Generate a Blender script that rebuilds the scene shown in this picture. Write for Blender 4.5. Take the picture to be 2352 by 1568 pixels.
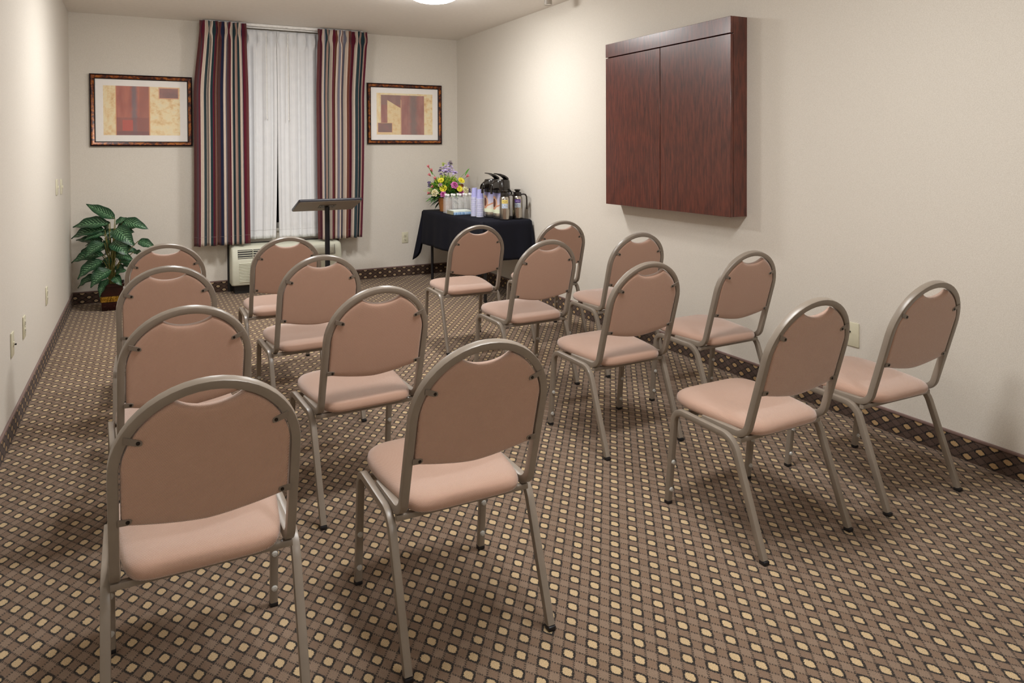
import bpy, bmesh, math, random
from mathutils import Vector, Matrix
random.seed(7)
PI = math.pi
for o in list(bpy.data.objects): bpy.data.objects.remove(o, do_unlink=True)
SC = bpy.context.scene
COL = SC.collection

# ------------------------------------------------------------------ camera
cam_d = bpy.data.cameras.new('camera')
cam = bpy.data.objects.new('camera', cam_d); COL.objects.link(cam)
cam_d.sensor_width = 36.0
cam_d.lens = 1635.24 / 2352 * 36
cam_d.shift_y = -(784 - 375.53) / 2352
cam_d.clip_start = 0.05; cam_d.clip_end = 60
cam.matrix_world = (Matrix.Translation((0, 0, 1.3619)) @ Matrix.Rotation(-0.47926, 4, 'Z')
                    @ Matrix.Rotation(PI/2 - 0.01695, 4, 'X') @ Matrix.Rotation(-0.0044, 4, 'Z'))
SC.camera = cam

# ------------------------------------------------------------------ world, exposure, room lamp and added lamps
w = bpy.data.worlds.new('night'); SC.world = w; w.use_nodes = True
w.node_tree.nodes['Background'].inputs[0].default_value = (0.012, 0.014, 0.02, 1)
w.node_tree.nodes['Background'].inputs[1].default_value = 0.3
SC.view_settings.view_transform = 'Standard'
SC.view_settings.look = 'None'
SC.view_settings.gamma = 1.0
SC.view_settings.use_curve_mapping = False
SC.view_settings.exposure = 0.07
LAMP_STRENGTH = [104.0, 104.0, 64.0, 64.0, 64.0]     # window end pair stronger; three added seating-end lamps weaker to balance the light
LAMP_COLOR = (1.0, 0.995, 0.98)
LAMPS = [(2.05, 5.27), (0.57, 5.27), (1.62, 1.75), (1.00, 1.75), (1.31, -1.25)]  # only the first is in view; the rest are unseen, placed for their light

XL, XR, YB, YF, H = -0.572, 3.193, 7.495, -1.7, 2.6275

# ------------------------------------------------------------------ node helpers
def lin(c):
    if isinstance(c, str):
        c = tuple(int(c[i:i+2], 16) for i in (0, 2, 4))
    return tuple(((v/255)/12.92 if v/255 <= 0.04045 else ((v/255+0.055)/1.055)**2.4) for v in c) + (1.0,)

class S:
    """a socket with arithmetic"""
    def __init__(s, t, o): s.t, s.o = t, o
    def m(s, op, b=None, c=None):
        n = s.t.nodes.new('ShaderNodeMath'); n.operation = op
        s.t.links.new(s.o, n.inputs[0])
        for i, v in ((1, b), (2, c)):
            if v is None: continue
            if isinstance(v, S): s.t.links.new(v.o, n.inputs[i])
            else: n.inputs[i].default_value = v
        return S(s.t, n.outputs[0])
    def __add__(s, b): return s.m('ADD', b)
    def __sub__(s, b): return s.m('SUBTRACT', b)
    def __mul__(s, b): return s.m('MULTIPLY', b)
    def __truediv__(s, b): return s.m('DIVIDE', b)
    def lt(s, b): return s.m('LESS_THAN', b)
    def gt(s, b): return s.m('GREATER_THAN', b)
    def abs(s): return s.m('ABSOLUTE')
    def fract(s): return s.m('FRACT')
    def max(s, b): return s.m('MAXIMUM', b)
    def min(s, b): return s.m('MINIMUM', b)
    def smooth(s, a, b):
        n = s.t.nodes.new('ShaderNodeMapRange'); n.interpolation_type = 'SMOOTHSTEP'
        s.t.links.new(s.o, n.inputs[0]); n.inputs[1].default_value = a; n.inputs[2].default_value = b
        return S(s.t, n.outputs[0])

class MT:
    """a procedural principled material"""
    def __init__(s, name, rough=0.6, metal=0.0, spec=0.5):
        s.mat = bpy.data.materials.new(name); s.mat.use_nodes = True
        s.t = s.mat.node_tree; s.b = s.t.nodes['Principled BSDF']
        s.b.inputs['Roughness'].default_value = rough
        s.b.inputs['Metallic'].default_value = metal
        s.b.inputs['Specular IOR Level'].default_value = spec
        s.tc = s.t.nodes.new('ShaderNodeTexCoord')
    def co(s, kind='Object'):
        n = s.t.nodes.new('ShaderNodeSeparateXYZ'); s.t.links.new(s.tc.outputs[kind], n.inputs[0])
        return [S(s.t, n.outputs[i]) for i in range(3)]
    def vec(s, x, y, z):
        n = s.t.nodes.new('ShaderNodeCombineXYZ')
        for i, v in enumerate((x, y, z)):
            if isinstance(v, S): s.t.links.new(v.o, n.inputs[i])
            else: n.inputs[i].default_value = v
        return S(s.t, n.outputs[0])
    def noise(s, scale, detail=2, rough=0.5, vec=None, kind='Object', out=0):
        n = s.t.nodes.new('ShaderNodeTexNoise'); n.inputs['Scale'].default_value = scale
        n.inputs['Detail'].default_value = detail; n.inputs['Roughness'].default_value = rough
        s.t.links.new(vec.o if vec else s.tc.outputs[kind], n.inputs['Vector'])
        return S(s.t, n.outputs[out])
    def mix(s, f, a, b, mode='MIX'):
        n = s.t.nodes.new('ShaderNodeMix'); n.data_type = 'RGBA'; n.blend_type = mode
        for i, v in ((0, f), (6, a), (7, b)):
            if isinstance(v, S): s.t.links.new(v.o, n.inputs[i])
            elif i == 0: n.inputs[0].default_value = v
            else: n.inputs[i].default_value = lin(v) if len(v) < 4 or isinstance(v, str) else v
        return S(s.t, n.outputs[2])
    def ramp(s, f, stops, const=False):
        n = s.t.nodes.new('ShaderNodeValToRGB'); r = n.color_ramp
        r.interpolation = 'CONSTANT' if const else 'LINEAR'
        while len(r.elements) < len(stops): r.elements.new(1.0)
        for e, (p, c) in zip(r.elements, sorted(stops, key=lambda q: q[0])): e.position = p; e.color = lin(c)
        s.t.links.new(f.o, n.inputs[0]); return S(s.t, n.outputs[0])
    def color(s, c):
        if isinstance(c, S): s.t.links.new(c.o, s.b.inputs['Base Color'])
        else: s.b.inputs['Base Color'].default_value = lin(c)
    def bump(s, h, dist=0.001, strength=0.5):
        n = s.t.nodes.new('ShaderNodeBump'); n.inputs['Distance'].default_value = dist; n.inputs['Strength'].default_value = strength
        s.t.links.new(h.o, n.inputs['Height']); s.t.links.new(n.outputs[0], s.b.inputs['Normal'])
    def inp(s, name, v):
        if isinstance(v, S): s.t.links.new(v.o, s.b.inputs[name])
        else: s.b.inputs[name].default_value = v

def plain(name, c, rough=0.5, metal=0.0, var=0.08, scale=40, bump=0.0, bscale=400, spec=0.5):
    m = MT(name, rough, metal, spec)
    dark = tuple(max(0, v*(1-var)) for v in hexrgb(c)); lite = tuple(min(255, v*(1+var)) for v in hexrgb(c))
    m.color(m.mix(m.noise(scale, 3), dark, lite))
    if bump: m.bump(m.noise(bscale, 3), bump)
    return m.mat
def hexrgb(c): return tuple(int(c[i:i+2], 16) for i in (0, 2, 4)) if isinstance(c, str) else c

M = {}
# wallpaper: warm beige with a fine pebbled weave
m = MT('wallpaper', 0.75, 0, 0.25)
n = m.noise(260, 4, 0.65)
m.color(m.mix(n.smooth(0.32, 0.68), 'd0c9be', 'ddd7cd')); m.bump(n, 0.0012, 0.5); M['wall'] = m.mat
M['ceiling'] = plain('ceiling_paint', 'f0ece6', 0.9, var=0.02, scale=30, bump=0.0006, bscale=300, spec=0.1)

def carpet(name, along, up, o, sx, sy, base_a, base_b, cream, line, border=0.298):
    """cream lozenges on a dotted diagonal trellis; along/up pick the object axes of the weave"""
    m = MT(name, 0.95, 0, 0.1)
    ax = m.co(); nz = m.noise(300, 2, 0.6); nz2 = m.noise(310, 3, 0.75, out=1)
    nn = m.t.nodes.new('ShaderNodeSeparateXYZ'); m.t.links.new(nz2.o, nn.inputs[0])
    X = (ax[along] - o[0])/(2*sx); Y = (ax[up] - o[1])/(2*sy)
    u = X + Y + (S(m.t, nn.outputs[0]) - 0.5)*0.24
    v = X - Y + (S(m.t, nn.outputs[1]) - 0.5)*0.24
    fu = ((u + 0.5).fract() - 0.5).abs(); fv = ((v + 0.5).fract() - 0.5).abs()
    mx = (fu.m('POWER', 3.5) + fv.m('POWER', 3.5)).m('POWER', 1/3.5)
    spot = mx.lt(0.20); ring = mx.lt(border)
    du = (fu - 0.25).abs(); dv = (fv - 0.25).abs()
    dotu = (v*9.0).fract().lt(0.55); dotv = (u*9.0).fract().lt(0.55)
    dots = (du.lt(0.046)*dotu).max(dv.lt(0.046)*dotv)
    band = fu.lt(0.25).max(fv.lt(0.25))
    c = m.mix(band*0.8, base_a, base_b)
    pile = m.noise(620, 3, 0.75)
    big = m.noise(9, 3, 0.6)
    c = m.mix(dots*0.88, c, line)
    c = m.mix(ring*(nz.smooth(0.22, 0.42))*0.97, c, line)
    c = m.mix(spot, c, cream)
    c = m.mix(pile.smooth(0.62, 0.36)*0.75, c, m.mix(1.0, c, (122, 112, 104), 'MULTIPLY'))
    c = m.mix(big.smooth(0.3, 0.7)*0.12, c, '4a3b32')
    m.color(c)
    m.bump(pile + spot*0.5 - ring*0.3, 0.004, 0.7)
    m.inp('Sheen Weight', 0.12); m.inp('Sheen Roughness', 0.6)
    return m.mat
M['carpet'] = carpet('lozenge_carpet', 0, 1, (1.3225, 2.0645), 0.03893, 0.0549, 'a88f79', '987c65', 'f2d5a6', '150e0a')
M['cbase_r'] = carpet('carpet_base_side', 1, 2, (2.047, 0.0945), 0.0550, 0.0366, '6b554a', '60493d', 'dcb682', '120c0a')
M['cbase_b'] = carpet('carpet_base_end', 0, 2, (2.112, 0.0940), 0.0543, 0.0366, '6b554a', '60493d', 'dfc29a', '120c0a')
M['cap'] = plain('vinyl_cap', '77605a', 0.55)

# chair materials
m = MT('chair_fabric', 0.6, 0, 0.5)
x, y, z = m.co()
wv = ((x*1750 + (z - y)*500).m('SINE')*((y + z)*2100).m('SINE'))
nz = m.noise(500, 2); n2 = m.noise(25, 2)
c = m.mix(wv.smooth(-0.8, 0.8)*0.7 + nz*0.3, 'a17a65', 'dab6a2')
m.color(m.mix(n2*0.2, c, 'b8917b')); m.bump(wv + nz, 0.0009, 0.6)
m.inp('Sheen Weight', 1.0); m.inp('Sheen Roughness', 0.3); M['fabric'] = m.mat
M['frame'] = plain('taupe_enamel', '887d71', 0.36, 0.0, 0.05, 25, spec=0.6)
M['tab'] = plain('taupe_tab', '84796e', 0.4, 0.1, 0.08)
M['screw'] = plain('dark_screw', '3c3836', 0.35, 0.8, 0.1)
M['black_plastic'] = plain('black_plastic', '17161a', 0.45, 0, 0.2)
m = MT('clear_bumper', 0.12); m.color(m.mix(m.noise(200), 'd5d3cc', 'e6e4de')); m.inp('Transmission Weight', 0.35); M['bumper'] = m.mat

# ------------------------------------------------------------------ mesh builder
class MB:
    def __init__(s): s.v = []; s.f = []; s.sm = []; s.mi = []; s.uv = {}
    def add(s, vs, fs, smooth=True, mi=0, uvs=None):
        b = len(s.v); s.v += [tuple(q) for q in vs]
        for f in fs: s.f.append([b+i for i in f]); s.sm.append(smooth); s.mi.append(mi)
        if uvs:
            for i, q in enumerate(uvs): s.uv[b+i] = q
        return s
    def box(s, a, b, mi=0, smooth=False):
        (x0, y0, z0), (x1, y1, z1) = a, b
        vs = [(x0,y0,z0),(x1,y0,z0),(x1,y1,z0),(x0,y1,z0),(x0,y0,z1),(x1,y0,z1),(x1,y1,z1),(x0,y1,z1)]
        return s.add(vs, [(3,2,1,0),(4,5,6,7),(0,1,5,4),(1,2,6,5),(2,3,7,6),(3,0,4,7)], smooth, mi)
    def rbox(s, a, b, r=0.004, seg=2, mi=0):
        bm = bmesh.new(); bmesh.ops.create_cube(bm, size=1)
        for q in bm.verts:
            q.co = Vector([(a[i]+b[i])/2 + q.co[i]*(b[i]-a[i]) for i in range(3)])
        bmesh.ops.bevel(bm, geom=bm.edges[:], offset=r, segments=seg, profile=0.5, affect='EDGES')
        bm.verts.index_update()
        s.add([q.co[:] for q in bm.verts], [[q.index for q in f.verts] for f in bm.faces], True, mi); bm.free(); return s
    def lathe(s, prof, n=24, c=(0,0,0), mi=0, cap0=False, cap1=False, smooth=True):
        vs = []; fs = []; k = len(prof)
        for i in range(n):
            a = 2*PI*i/n
            for r, z in prof: vs.append((c[0]+r*math.cos(a), c[1]+r*math.sin(a), c[2]+z))
        for i in range(n):
            j = (i+1) % n
            for q in range(k-1): fs.append((i*k+q, j*k+q, j*k+q+1, i*k+q+1))
        if cap0: fs.append([i*k for i in range(n)][::-1])
        if cap1: fs.append([i*k+k-1 for i in range(n)])
        return s.add(vs, fs, smooth, mi)
    def sweep(s, path, nrm, a, b, rad=0.004, caps=(True, True), mi=0, seg=2):
        """rounded rectangle swept along a path; nrm = plane normal, a = half size along nrm, b = half size in plane"""
        prof = []
        for cx, cy, a0 in ((a-rad, b-rad, 0), (-a+rad, b-rad, PI/2), (-a+rad, -b+rad, PI), (a-rad, -b+rad, 1.5*PI)):
            for i in range(seg+1):
                t = a0 + PI/2*i/seg; prof.append((cx+rad*math.cos(t), cy+rad*math.sin(t)))
        P = [Vector(p) for p in path]; N = Vector(nrm).normalized(); k = len(prof); vs = []; fs = []
        for i, p in enumerate(P):
            t = (P[min(i+1, len(P)-1)] - P[max(i-1, 0)]).normalized()
            u = N.cross(t).normalized()
            for q0, q1 in prof: vs.append(p + N*q0 + u*q1)
        for i in range(len(P)-1):
            for q in range(k): fs.append((i*k+q, i*k+(q+1) % k, (i+1)*k+(q+1) % k, (i+1)*k+q))
        if caps[0]: fs.append(list(range(k))[::-1])
        if caps[1]: fs.append([(len(P)-1)*k+q for q in range(k)])
        return s.add(vs, fs, True, mi)
    def tube(s, path, r, n=8, mi=0, caps=True):
        P = [Vector(p) for p in path]; vs = []; fs = []; up = Vector((0.13, 0.21, 0.97))
        rs = r if isinstance(r, (list, tuple)) else [r]*len(P)
        for i, p in enumerate(P):
            t = (P[min(i+1, len(P)-1)] - P[max(i-1, 0)]).normalized()
            q = up if abs(t.dot(up)) < 0.95 else Vector((1, 0, 0))
            u = t.cross(q).normalized(); w_ = t.cross(u)
            for j in range(n):
                a = 2*PI*j/n; vs.append(p + (u*math.cos(a) + w_*math.sin(a))*rs[i])
        for i in range(len(P)-1):
            for j in range(n): fs.append((i*n+j, i*n+(j+1) % n, (i+1)*n+(j+1) % n, (i+1)*n+j))
        if caps: fs.append(list(range(n))[::-1]); fs.append([(len(P)-1)*n+j for j in range(n)])
        return s.add(vs, fs, True, mi)
    def grid(s, fn, nu, nv, mi=0, uv=True, closed=False):
        vs = []; uvs = []; fs = []
        for j in range(nv+1):
            for i in range(nu+1):
                vs.append(fn(i/nu, j/nv)); uvs.append((i/nu, j/nv))
        for j in range(nv):
            for i in range(nu):
                a = j*(nu+1)+i; fs.append((a, a+1, a+nu+2, a+nu+1))
        return s.add(vs, fs, True, mi, uvs if uv else None)
    def extrude(s, poly, fn, t0, t1, bevel=0.0, mi=0):
        """2-D outline to a plate; fn(u, v, t) places a point"""
        n = len(poly); vs = []; fs = []
        cx = sum(p[0] for p in poly)/n; cy = sum(p[1] for p in poly)/n
        def inset(d):
            out = []
            for i in range(n):
                a = Vector(poly[i-1]); b = Vector(poly[i]); c = Vector(poly[(i+1) % n])
                e = (c - a); 
                if e.length < 1e-9: out.append(poly[i]); continue
                e.normalize(); out.append((b[0]-e[1]*d, b[1]+e[0]*d))
            return out
        rings = [(t0, bevel), (t0 + (t1-t0)*0.15, bevel*0.3), (t0+(t1-t0)*0.4, 0), (t0+(t1-t0)*0.6, 0), (t1-(t1-t0)*0.15, bevel*0.3), (t1, bevel)] if bevel else [(t0, 0), (t1, 0)]
        for t, d in rings: vs += [fn(p[0], p[1], t) for p in (inset(d) if d else poly)]
        for k in range(len(rings)-1):
            for i in range(n): fs.append((k*n+i, k*n+(i+1) % n, (k+1)*n+(i+1) % n, (k+1)*n+i))
        fs.append(list(range(n))[::-1]); fs.append([(len(rings)-1)*n+i for i in range(n)])
        return s.add(vs, fs, False if not bevel else True, mi)
    def build(s, name, mats, parent=None, fixn=True, autosmooth=True):
        me = bpy.data.meshes.new(name); me.from_pydata(s.v, [], s.f)
        if not isinstance(mats, (list, tuple)): mats = [mats]
        for q in mats: me.materials.append(q)
        me.polygons.foreach_set('use_smooth', s.sm); me.polygons.foreach_set('material_index', s.mi)
        if s.uv:
            l = me.uv_layers.new(name='UVMap')
            for lp in me.loops: l.data[lp.index].uv = s.uv.get(lp.vertex_index, (0, 0))
        if fixn:
            bm = bmesh.new(); bm.from_mesh(me); bmesh.ops.recalc_face_normals(bm, faces=bm.faces[:]); bm.to_mesh(me); bm.free()
        if autosmooth: me.set_sharp_from_angle(angle=math.radians(38))
        me.update()
        o = bpy.data.objects.new(name, me); COL.objects.link(o)
        if parent: o.parent = parent
        return o

def tag(o, label=None, cat=None, group=None, kind=None):
    if label: o['label'] = label
    if cat: o['category'] = cat
    if group: o['group'] = group
    if kind: o['kind'] = kind
    return o
def thing(name, label, cat, loc=(0,0,0), rz=0.0, group=None):
    o = bpy.data.objects.new(name, None); COL.objects.link(o); o.empty_display_size = 0.05
    o.location = loc; o.rotation_euler = (0, 0, rz)
    return tag(o, label, cat, group)
def kids(o): return [c for c in COL.objects if c.parent == o]
def copy_tree(o, parent=None):
    c = o.copy(); COL.objects.link(c)
    if parent: c.parent = parent
    for ch in list(o.children): copy_tree(ch, c)
    return c
def struct(o): o['kind'] = 'structure'; return o
def arc(c, r, a0, a1, n, ax=(0, 1)):
    return [(c[0]+r*math.cos(a0+(a1-a0)*i/n), c[1]+r*math.sin(a0+(a1-a0)*i/n)) for i in range(n+1)]

# ------------------------------------------------------------------ room shell
T = 0.12
struct(MB().box((XL-T, YF-T, -0.1), (XR+T, YB+T, 0)).build('floor', M['carpet']))
struct(MB().box((XL-T, YF-T, H), (XR+T, YB+T, H+0.1)).build('ceiling', M['ceiling']))
struct(MB().box((XL-T, YF-T, 0), (XL, YB+T, H)).build('wall_left', M['wall']))
struct(MB().box((XR, YF-T, 0), (XR+T, YB+T, H)).build('wall_right', M['wall']))
struct(MB().box((XL, YF-T, 0), (XR, YF, H)).build('wall_front', M['wall']))
WX0, WX1, WZ0, WZ1 = 0.78, 1.78, 0.60, 2.38
b = MB()
b.box((XL, YB, 0), (WX0, YB+T, H)); b.box((WX1, YB, 0), (XR, YB+T, H))
b.box((WX0, YB, 0), (WX1, YB+T, WZ0)); b.box((WX0, YB, WZ1), (WX1, YB+T, H))
struct(b.build('wall_back', M['wall']))
# window behind the sheers
M['win_frame'] = plain('window_frame_white', 'd8d5cc', 0.4)
m = MT('night_glass', 0.05); m.color(m.mix(m.noise(2), '07080b', '0c0d12')); M['pane'] = m.mat
b = MB()
for a_, c_ in (((WX0, YB+0.03, WZ0), (WX0+0.05, YB+0.09, WZ1)), ((WX1-0.05, YB+0.03, WZ0), (WX1, YB+0.09, WZ1)),
               ((WX0, YB+0.03, WZ0), (WX1, YB+0.09, WZ0+0.05)), ((WX0, YB+0.03, WZ1-0.05), (WX1, YB+0.09, WZ1)),
               ((1.26, YB+0.035, WZ0), (1.30, YB+0.085, WZ1))):
    b.box(a_, c_)
win = struct(b.build('window_1', M['win_frame']))
MB().box((WX0+0.05, YB+0.055, WZ0+0.05), (1.26, YB+0.065, WZ1-0.05)).build('pane', M['pane'], win)
MB().box((1.30, YB+0.055, WZ0+0.05), (WX1-0.05, YB+0.065, WZ1-0.05)).build('pane', M['pane'], win)
MB().rbox((WX0-0.02, YB-0.025, WZ0-0.03), (WX1+0.02, YB+0.03, WZ0), 0.004).build('window_sill', M['win_frame'], win)

# carpet baseboards with vinyl cap
BH = 0.108
bl = struct(MB().box((XL, YF, 0), (XL+0.009, YB, BH-0.008)).build('baseboard_left', M['cbase_r']))
MB().rbox((XL, YF, BH-0.010), (XL+0.012, YB, BH+0.003), 0.003).build('cap_strip', M['cap'], bl)
br = struct(MB().box((XR-0.009, YF, 0), (XR, YB, BH-0.008)).build('baseboard_right', M['cbase_r']))
MB().rbox((XR-0.012, YF, BH-0.010), (XR, YB, BH+0.003), 0.003).build('cap_strip', M['cap'], br)
bb = struct(MB().box((XL+0.009, YB-0.009, 0), (0.735, YB, BH-0.008)).box((1.826, YB-0.009, 0), (XR-0.009, YB, BH-0.008)).build('baseboard_back', M['cbase_b']))
MB().rbox((XL+0.009, YB-0.012, BH-0.010), (0.735, YB, BH+0.003), 0.003).build('cap_strip', M['cap'], bb)
MB().rbox((1.826, YB-0.012, BH-0.010), (XR-0.009, YB, BH+0.003), 0.003).build('cap_strip', M['cap'], bb)
bf = struct(MB().box((XL+0.009, YF, 0), (XR-0.009, YF+0.009, BH-0.008)).build('baseboard_front', M['cbase_b']))

# ------------------------------------------------------------------ ceiling lamps: one in view, four unseen and added
DIFF = {}
for st_ in sorted(set(LAMP_STRENGTH)):
    m = MT('lamp_diffuser', 0.4); m.color(m.mix(m.noise(5), 'fdf3e6', 'fff6ea')); m.inp('Emission Color', LAMP_COLOR + (1,)); m.inp('Emission Strength', st_); DIFF[st_] = m.mat
M['lamp_ring'] = plain('lamp_ring', 'a39a8f', 0.35, 0.7)
LAMP_TXT = ['round white ceiling lamp at the top edge of the picture', 'unseen round ceiling lamp over the left block of chairs, towards the window',
            'unseen added ceiling lamp over the last row, right of the aisle', 'unseen added ceiling lamp over the last row, left of the aisle', 'unseen added ceiling lamp at the very back of the room']
lamp0 = thing('ceiling_lamp', LAMP_TXT[0], 'lamp', (LAMPS[0][0], LAMPS[0][1], H), 0, 'round ceiling lamps')
MB().lathe([(0.0, 0), (0.215, 0), (0.215, -0.03), (0.203, -0.042), (0.193, -0.038), (0.186, -0.03)], 40).build('ring', M['lamp_ring'], lamp0)
pr = [(0.192*math.cos(t), -0.034-0.06*math.sin(t)) for t in [PI/2*i/8 for i in range(9)]]; pr[-1] = (0.0005, pr[-1][1])
for i, (x, y) in enumerate(LAMPS):
    t = lamp0 if i == 0 else thing('ceiling_lamp', LAMP_TXT[i], 'lamp', (x, y, H), 0, 'round ceiling lamps')
    if i:
        c = kids(lamp0)[0].copy(); COL.objects.link(c); c.parent = t
    MB().lathe(pr, 40).build('diffuser', DIFF[LAMP_STRENGTH[i]], t)
# small cylindrical spot on the ceiling near the right wall
M['spot_metal'] = plain('spot_metal', 'b9b4ad', 0.3, 0.5)
sp = thing('ceiling_spotlight', 'small pale cylindrical spotlight on the ceiling near the right wall', 'spotlight', (2.955, 5.035, H))
MB().lathe([(0.0, 0), (0.032, 0), (0.032, -0.055), (0.034, -0.07), (0.030, -0.072)], 24).build('housing', M['spot_metal'], sp)
MB().lathe([(0.030, -0.070), (0.0005, -0.069)], 24).build('lens', plain('spot_lens', 'e7e2d8', 0.2), sp)

# ------------------------------------------------------------------ stacking chairs
SL = 0.296; CS = 1/math.sqrt(1+SL*SL)
def bk(x, z, t=0.0):
    """point on the reclined back plane at height z, t behind it (towards the viewer)"""
    y = 0.037 - SL*(z-0.548)
    return (x, y - t*CS, z - t*SL*CS)
def sz(s): return 0.86 - s*CS            # arc length from the top to height
TB = 0.011                                # tube half width
def make_chair():
    root = thing('stacking_chair', 'chair', 'chair')
    # arch of the back
    RA = 0.193; pts = []
    def arch_pt(x, s, off=0.0): return Vector(bk(x, 0.86-TB*CS-s*CS, -0.012))
    zb = 0.455
    s_end = (0.86-TB*CS-zb)/CS
    side = []
    for i in range(5): side.append((-RA, s_end - (s_end-RA)*i/4))
    for i in range(1, 24): a = PI - PI*i/24; side.append((RA*math.cos(a), RA - RA*math.sin(a)))
    for i in range(5): side.append((RA, RA + (s_end-RA)*i/4))
    arch = [arch_pt(*q) for q in side]
    nrm = Vector((0, CS, SL*CS))
    MB().sweep(arch, nrm, 0.012, TB, 0.0025, (False, False)).build('back_frame', M['frame'], root)
    bf_ = kids(root)[-1]
    # bent foot of the arch on each side, running forward under the seat
    for sx in (-1, 1):
        p0 = arch_pt(sx*RA, s_end); d0 = Vector((0, SL*CS, -CS))     # heading down and forward
        path = [(p0.y, p0.z)]
        R = 0.055; ang0 = math.atan2(d0.z, d0.y); ang1 = -0.02
        # arc turning left from heading ang0 to ang1
        zc = 0.386
        tot = ang1-ang0
        drop = R*(math.cos(ang1) - math.cos(ang0))        # vertical loss over the bend
        ln = (p0.z - zc - drop)/(-math.sin(ang0))
        y1, z1 = p0.y + ln*math.cos(ang0), p0.z + ln*math.sin(ang0)
        path.append((y1, z1))
        cy, cz = y1 - R*math.sin(ang0), z1 + R*math.cos(ang0)
        for i in range(1, 9):
            a = ang0 + tot*i/8; path.append((cy + R*math.sin(a), cz - R*math.cos(a)))
        ye, ze = path[-1]; path.append((0.30, ze-0.002))
        MB().sweep([(sx*RA, q[0], q[1]) for q in path], (1, 0, 0), TB, 0.012, 0.0025, (False, True)).build('frame_foot', M['frame'], bf_)
    # side frames: front leg, rail, rear leg of one bent tube
    def fillet(p, c, q, r, n=7):
        p, c, q = Vector(p), Vector(c), Vector(q); a = (p-c).normalized(); b_ = (q-c).normalized()
        th = a.angle(b_); d = r/math.tan(th/2); o = c + (a+b_).normalized()*(r/math.sin(th/2))
        s0 = c+a*d; e0 = c+b_*d; v0 = s0-o; v1 = e0-o; tt = v0.angle(v1); out = []
        for i in range(n+1):
            k = i/n; out.append(o + (v0*math.sin((1-k)*tt) + v1*math.sin(k*tt))/math.sin(tt))
        return out
    for sx in (-1, 1):
        X = sx*0.213
        ff, fc, rc, rf = Vector((0.472, 0.012)), Vector((0.432, 0.377)), Vector((0.138, 0.371)), Vector((0.004, 0.012))
        front = fillet(ff, fc, rc, 0.048); rear = fillet(fc, rc, rf, 0.07)
        dr = (rear[0]-front[-1]).normalized(); front.append(front[-1]+dr*0.012); rear.insert(0, rear[0]-dr*0.012)
        leg = MB().sweep([(X, q[0], q[1]) for q in [ff, ff.lerp(front[0], 0.9)]+front], (1, 0, 0), TB, TB, 0.003, (True, False)).build('front_leg', M['frame'], root)
        MB().sweep([(X, q[0], q[1]) for q in (front[-1], (front[-1]+rear[0])/2, rear[0])], (1, 0, 0), TB, TB, 0.003, (False, False)).build('seat_rail', M['frame'], root)
        rl = MB().sweep([(X, q[0], q[1]) for q in rear+[rear[-1].lerp(rf, 0.1), rf]], (1, 0, 0), TB, TB, 0.003, (False, True)).build('rear_leg', M['frame'], root)
        MB().rbox((X-0.0118, 0.472-0.0118, 0), (X+0.0118, 0.472+0.0118, 0.014), 0.003).build('foot_cap', M['black_plastic'], leg)
        MB().rbox((X-0.0118, 0.002-0.013, 0), (X+0.0118, 0.002+0.013, 0.014), 0.003).build('foot_cap', M['black_plastic'], rl)
        for zz in (0.17, 0.06):
            yy = 0.472 - (zz-0.012)*0.04/0.365 - TB
            bmp = MB().lathe([(0.0005, 0.007), (0.007, 0.006), (0.0095, 0.0)], 12, mi=0)
            bmp.v = [(X + q[0], yy - q[2], zz + q[1]) for q in bmp.v]
            bmp.build('bumper', M['bumper'], leg)
    MB().sweep([(-0.203, 0.122, 0.367), (0, 0.122, 0.367), (0.203, 0.122, 0.367)], (0, 0, 1), 0.008, 0.009, 0.002).build('rear_crossbar', M['frame'], root)
    MB().sweep([(-0.203, 0.385, 0.371), (0, 0.385, 0.371), (0.203, 0.385, 0.371)], (0, 0, 1), 0.008, 0.010, 0.003).build('front_crossbar', M['frame'], root)
    # seat cushion: rounded pad, wider in front
    def half(t):      # outline radius along the depth, t 0 rear .. 1 front
        return 0.172 + 0.029*min(1, t*1.6)
    out = []
    y0, y1 = 0.072, 0.494
    def outline(n=48):
        res = []
        for i in range(n):
            a = 2*PI*i/n; ca, sa = math.cos(a), math.sin(a)
            e = 0.27 if sa < 0 else 0.36
            px = math.copysign(abs(ca)**e, ca); py = math.copysign(abs(sa)**(0.32 if sa < 0 else 0.45), sa)
            yy = (y0+y1)/2 + py*(y1-y0)/2; t = (yy-y0)/(y1-y0)
            res.append((px*half(t), yy))
        return res
    o2 = outline(); cx_, cy_ = 0.0, (y0+y1)/2
    b = MB(); vs = []; fs = []; n = len(o2)
    layers = [(0.955, 0.387), (0.985, 0.390), (1.0, 0.398), (1.0, 0.406), (0.988, 0.415), (0.955, 0.422), (0.89, 0.428), (0.74, 0.434), (0.5, 0.438), (0.25, 0.440)]
    for k, zz in layers:
        for px, py in o2: vs.append((cx_+(px-cx_)*k, cy_+(py-cy_)*k, zz + (py-cy_)*0.03))
    for q in range(len(layers)-1):
        for i in range(n): fs.append((q*n+i, q*n+(i+1) % n, (q+1)*n+(i+1) % n, (q+1)*n+i))
    vs.append((cx_, cy_, 0.4412)); top = len(vs)-1
    for i in range(n): fs.append(((len(layers)-1)*n+i, (len(layers)-1)*n+(i+1) % n, top))
    fs.append(list(range(n))[::-1])
    b.add(vs, fs); seat = b.build('seat', M['fabric'], root, autosmooth=False)
    # back panel
    ri = RA - TB - 0.003; out = []
    st = 0.86 - 2*TB*CS - 0.003                          # top of the inner opening
    def zin(x): return st - (ri - math.sqrt(max(0, ri*ri - x*x)))*CS
    xs = 0.074
    def ztop(x):
        ax_ = abs(x)
        if ax_ >= xs: return zin(min(ax_, ri))
        k = (ax_/xs)**2; return 0.797 + (zin(xs)-0.797)*(0.7*k + 0.3*k*k)
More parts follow.
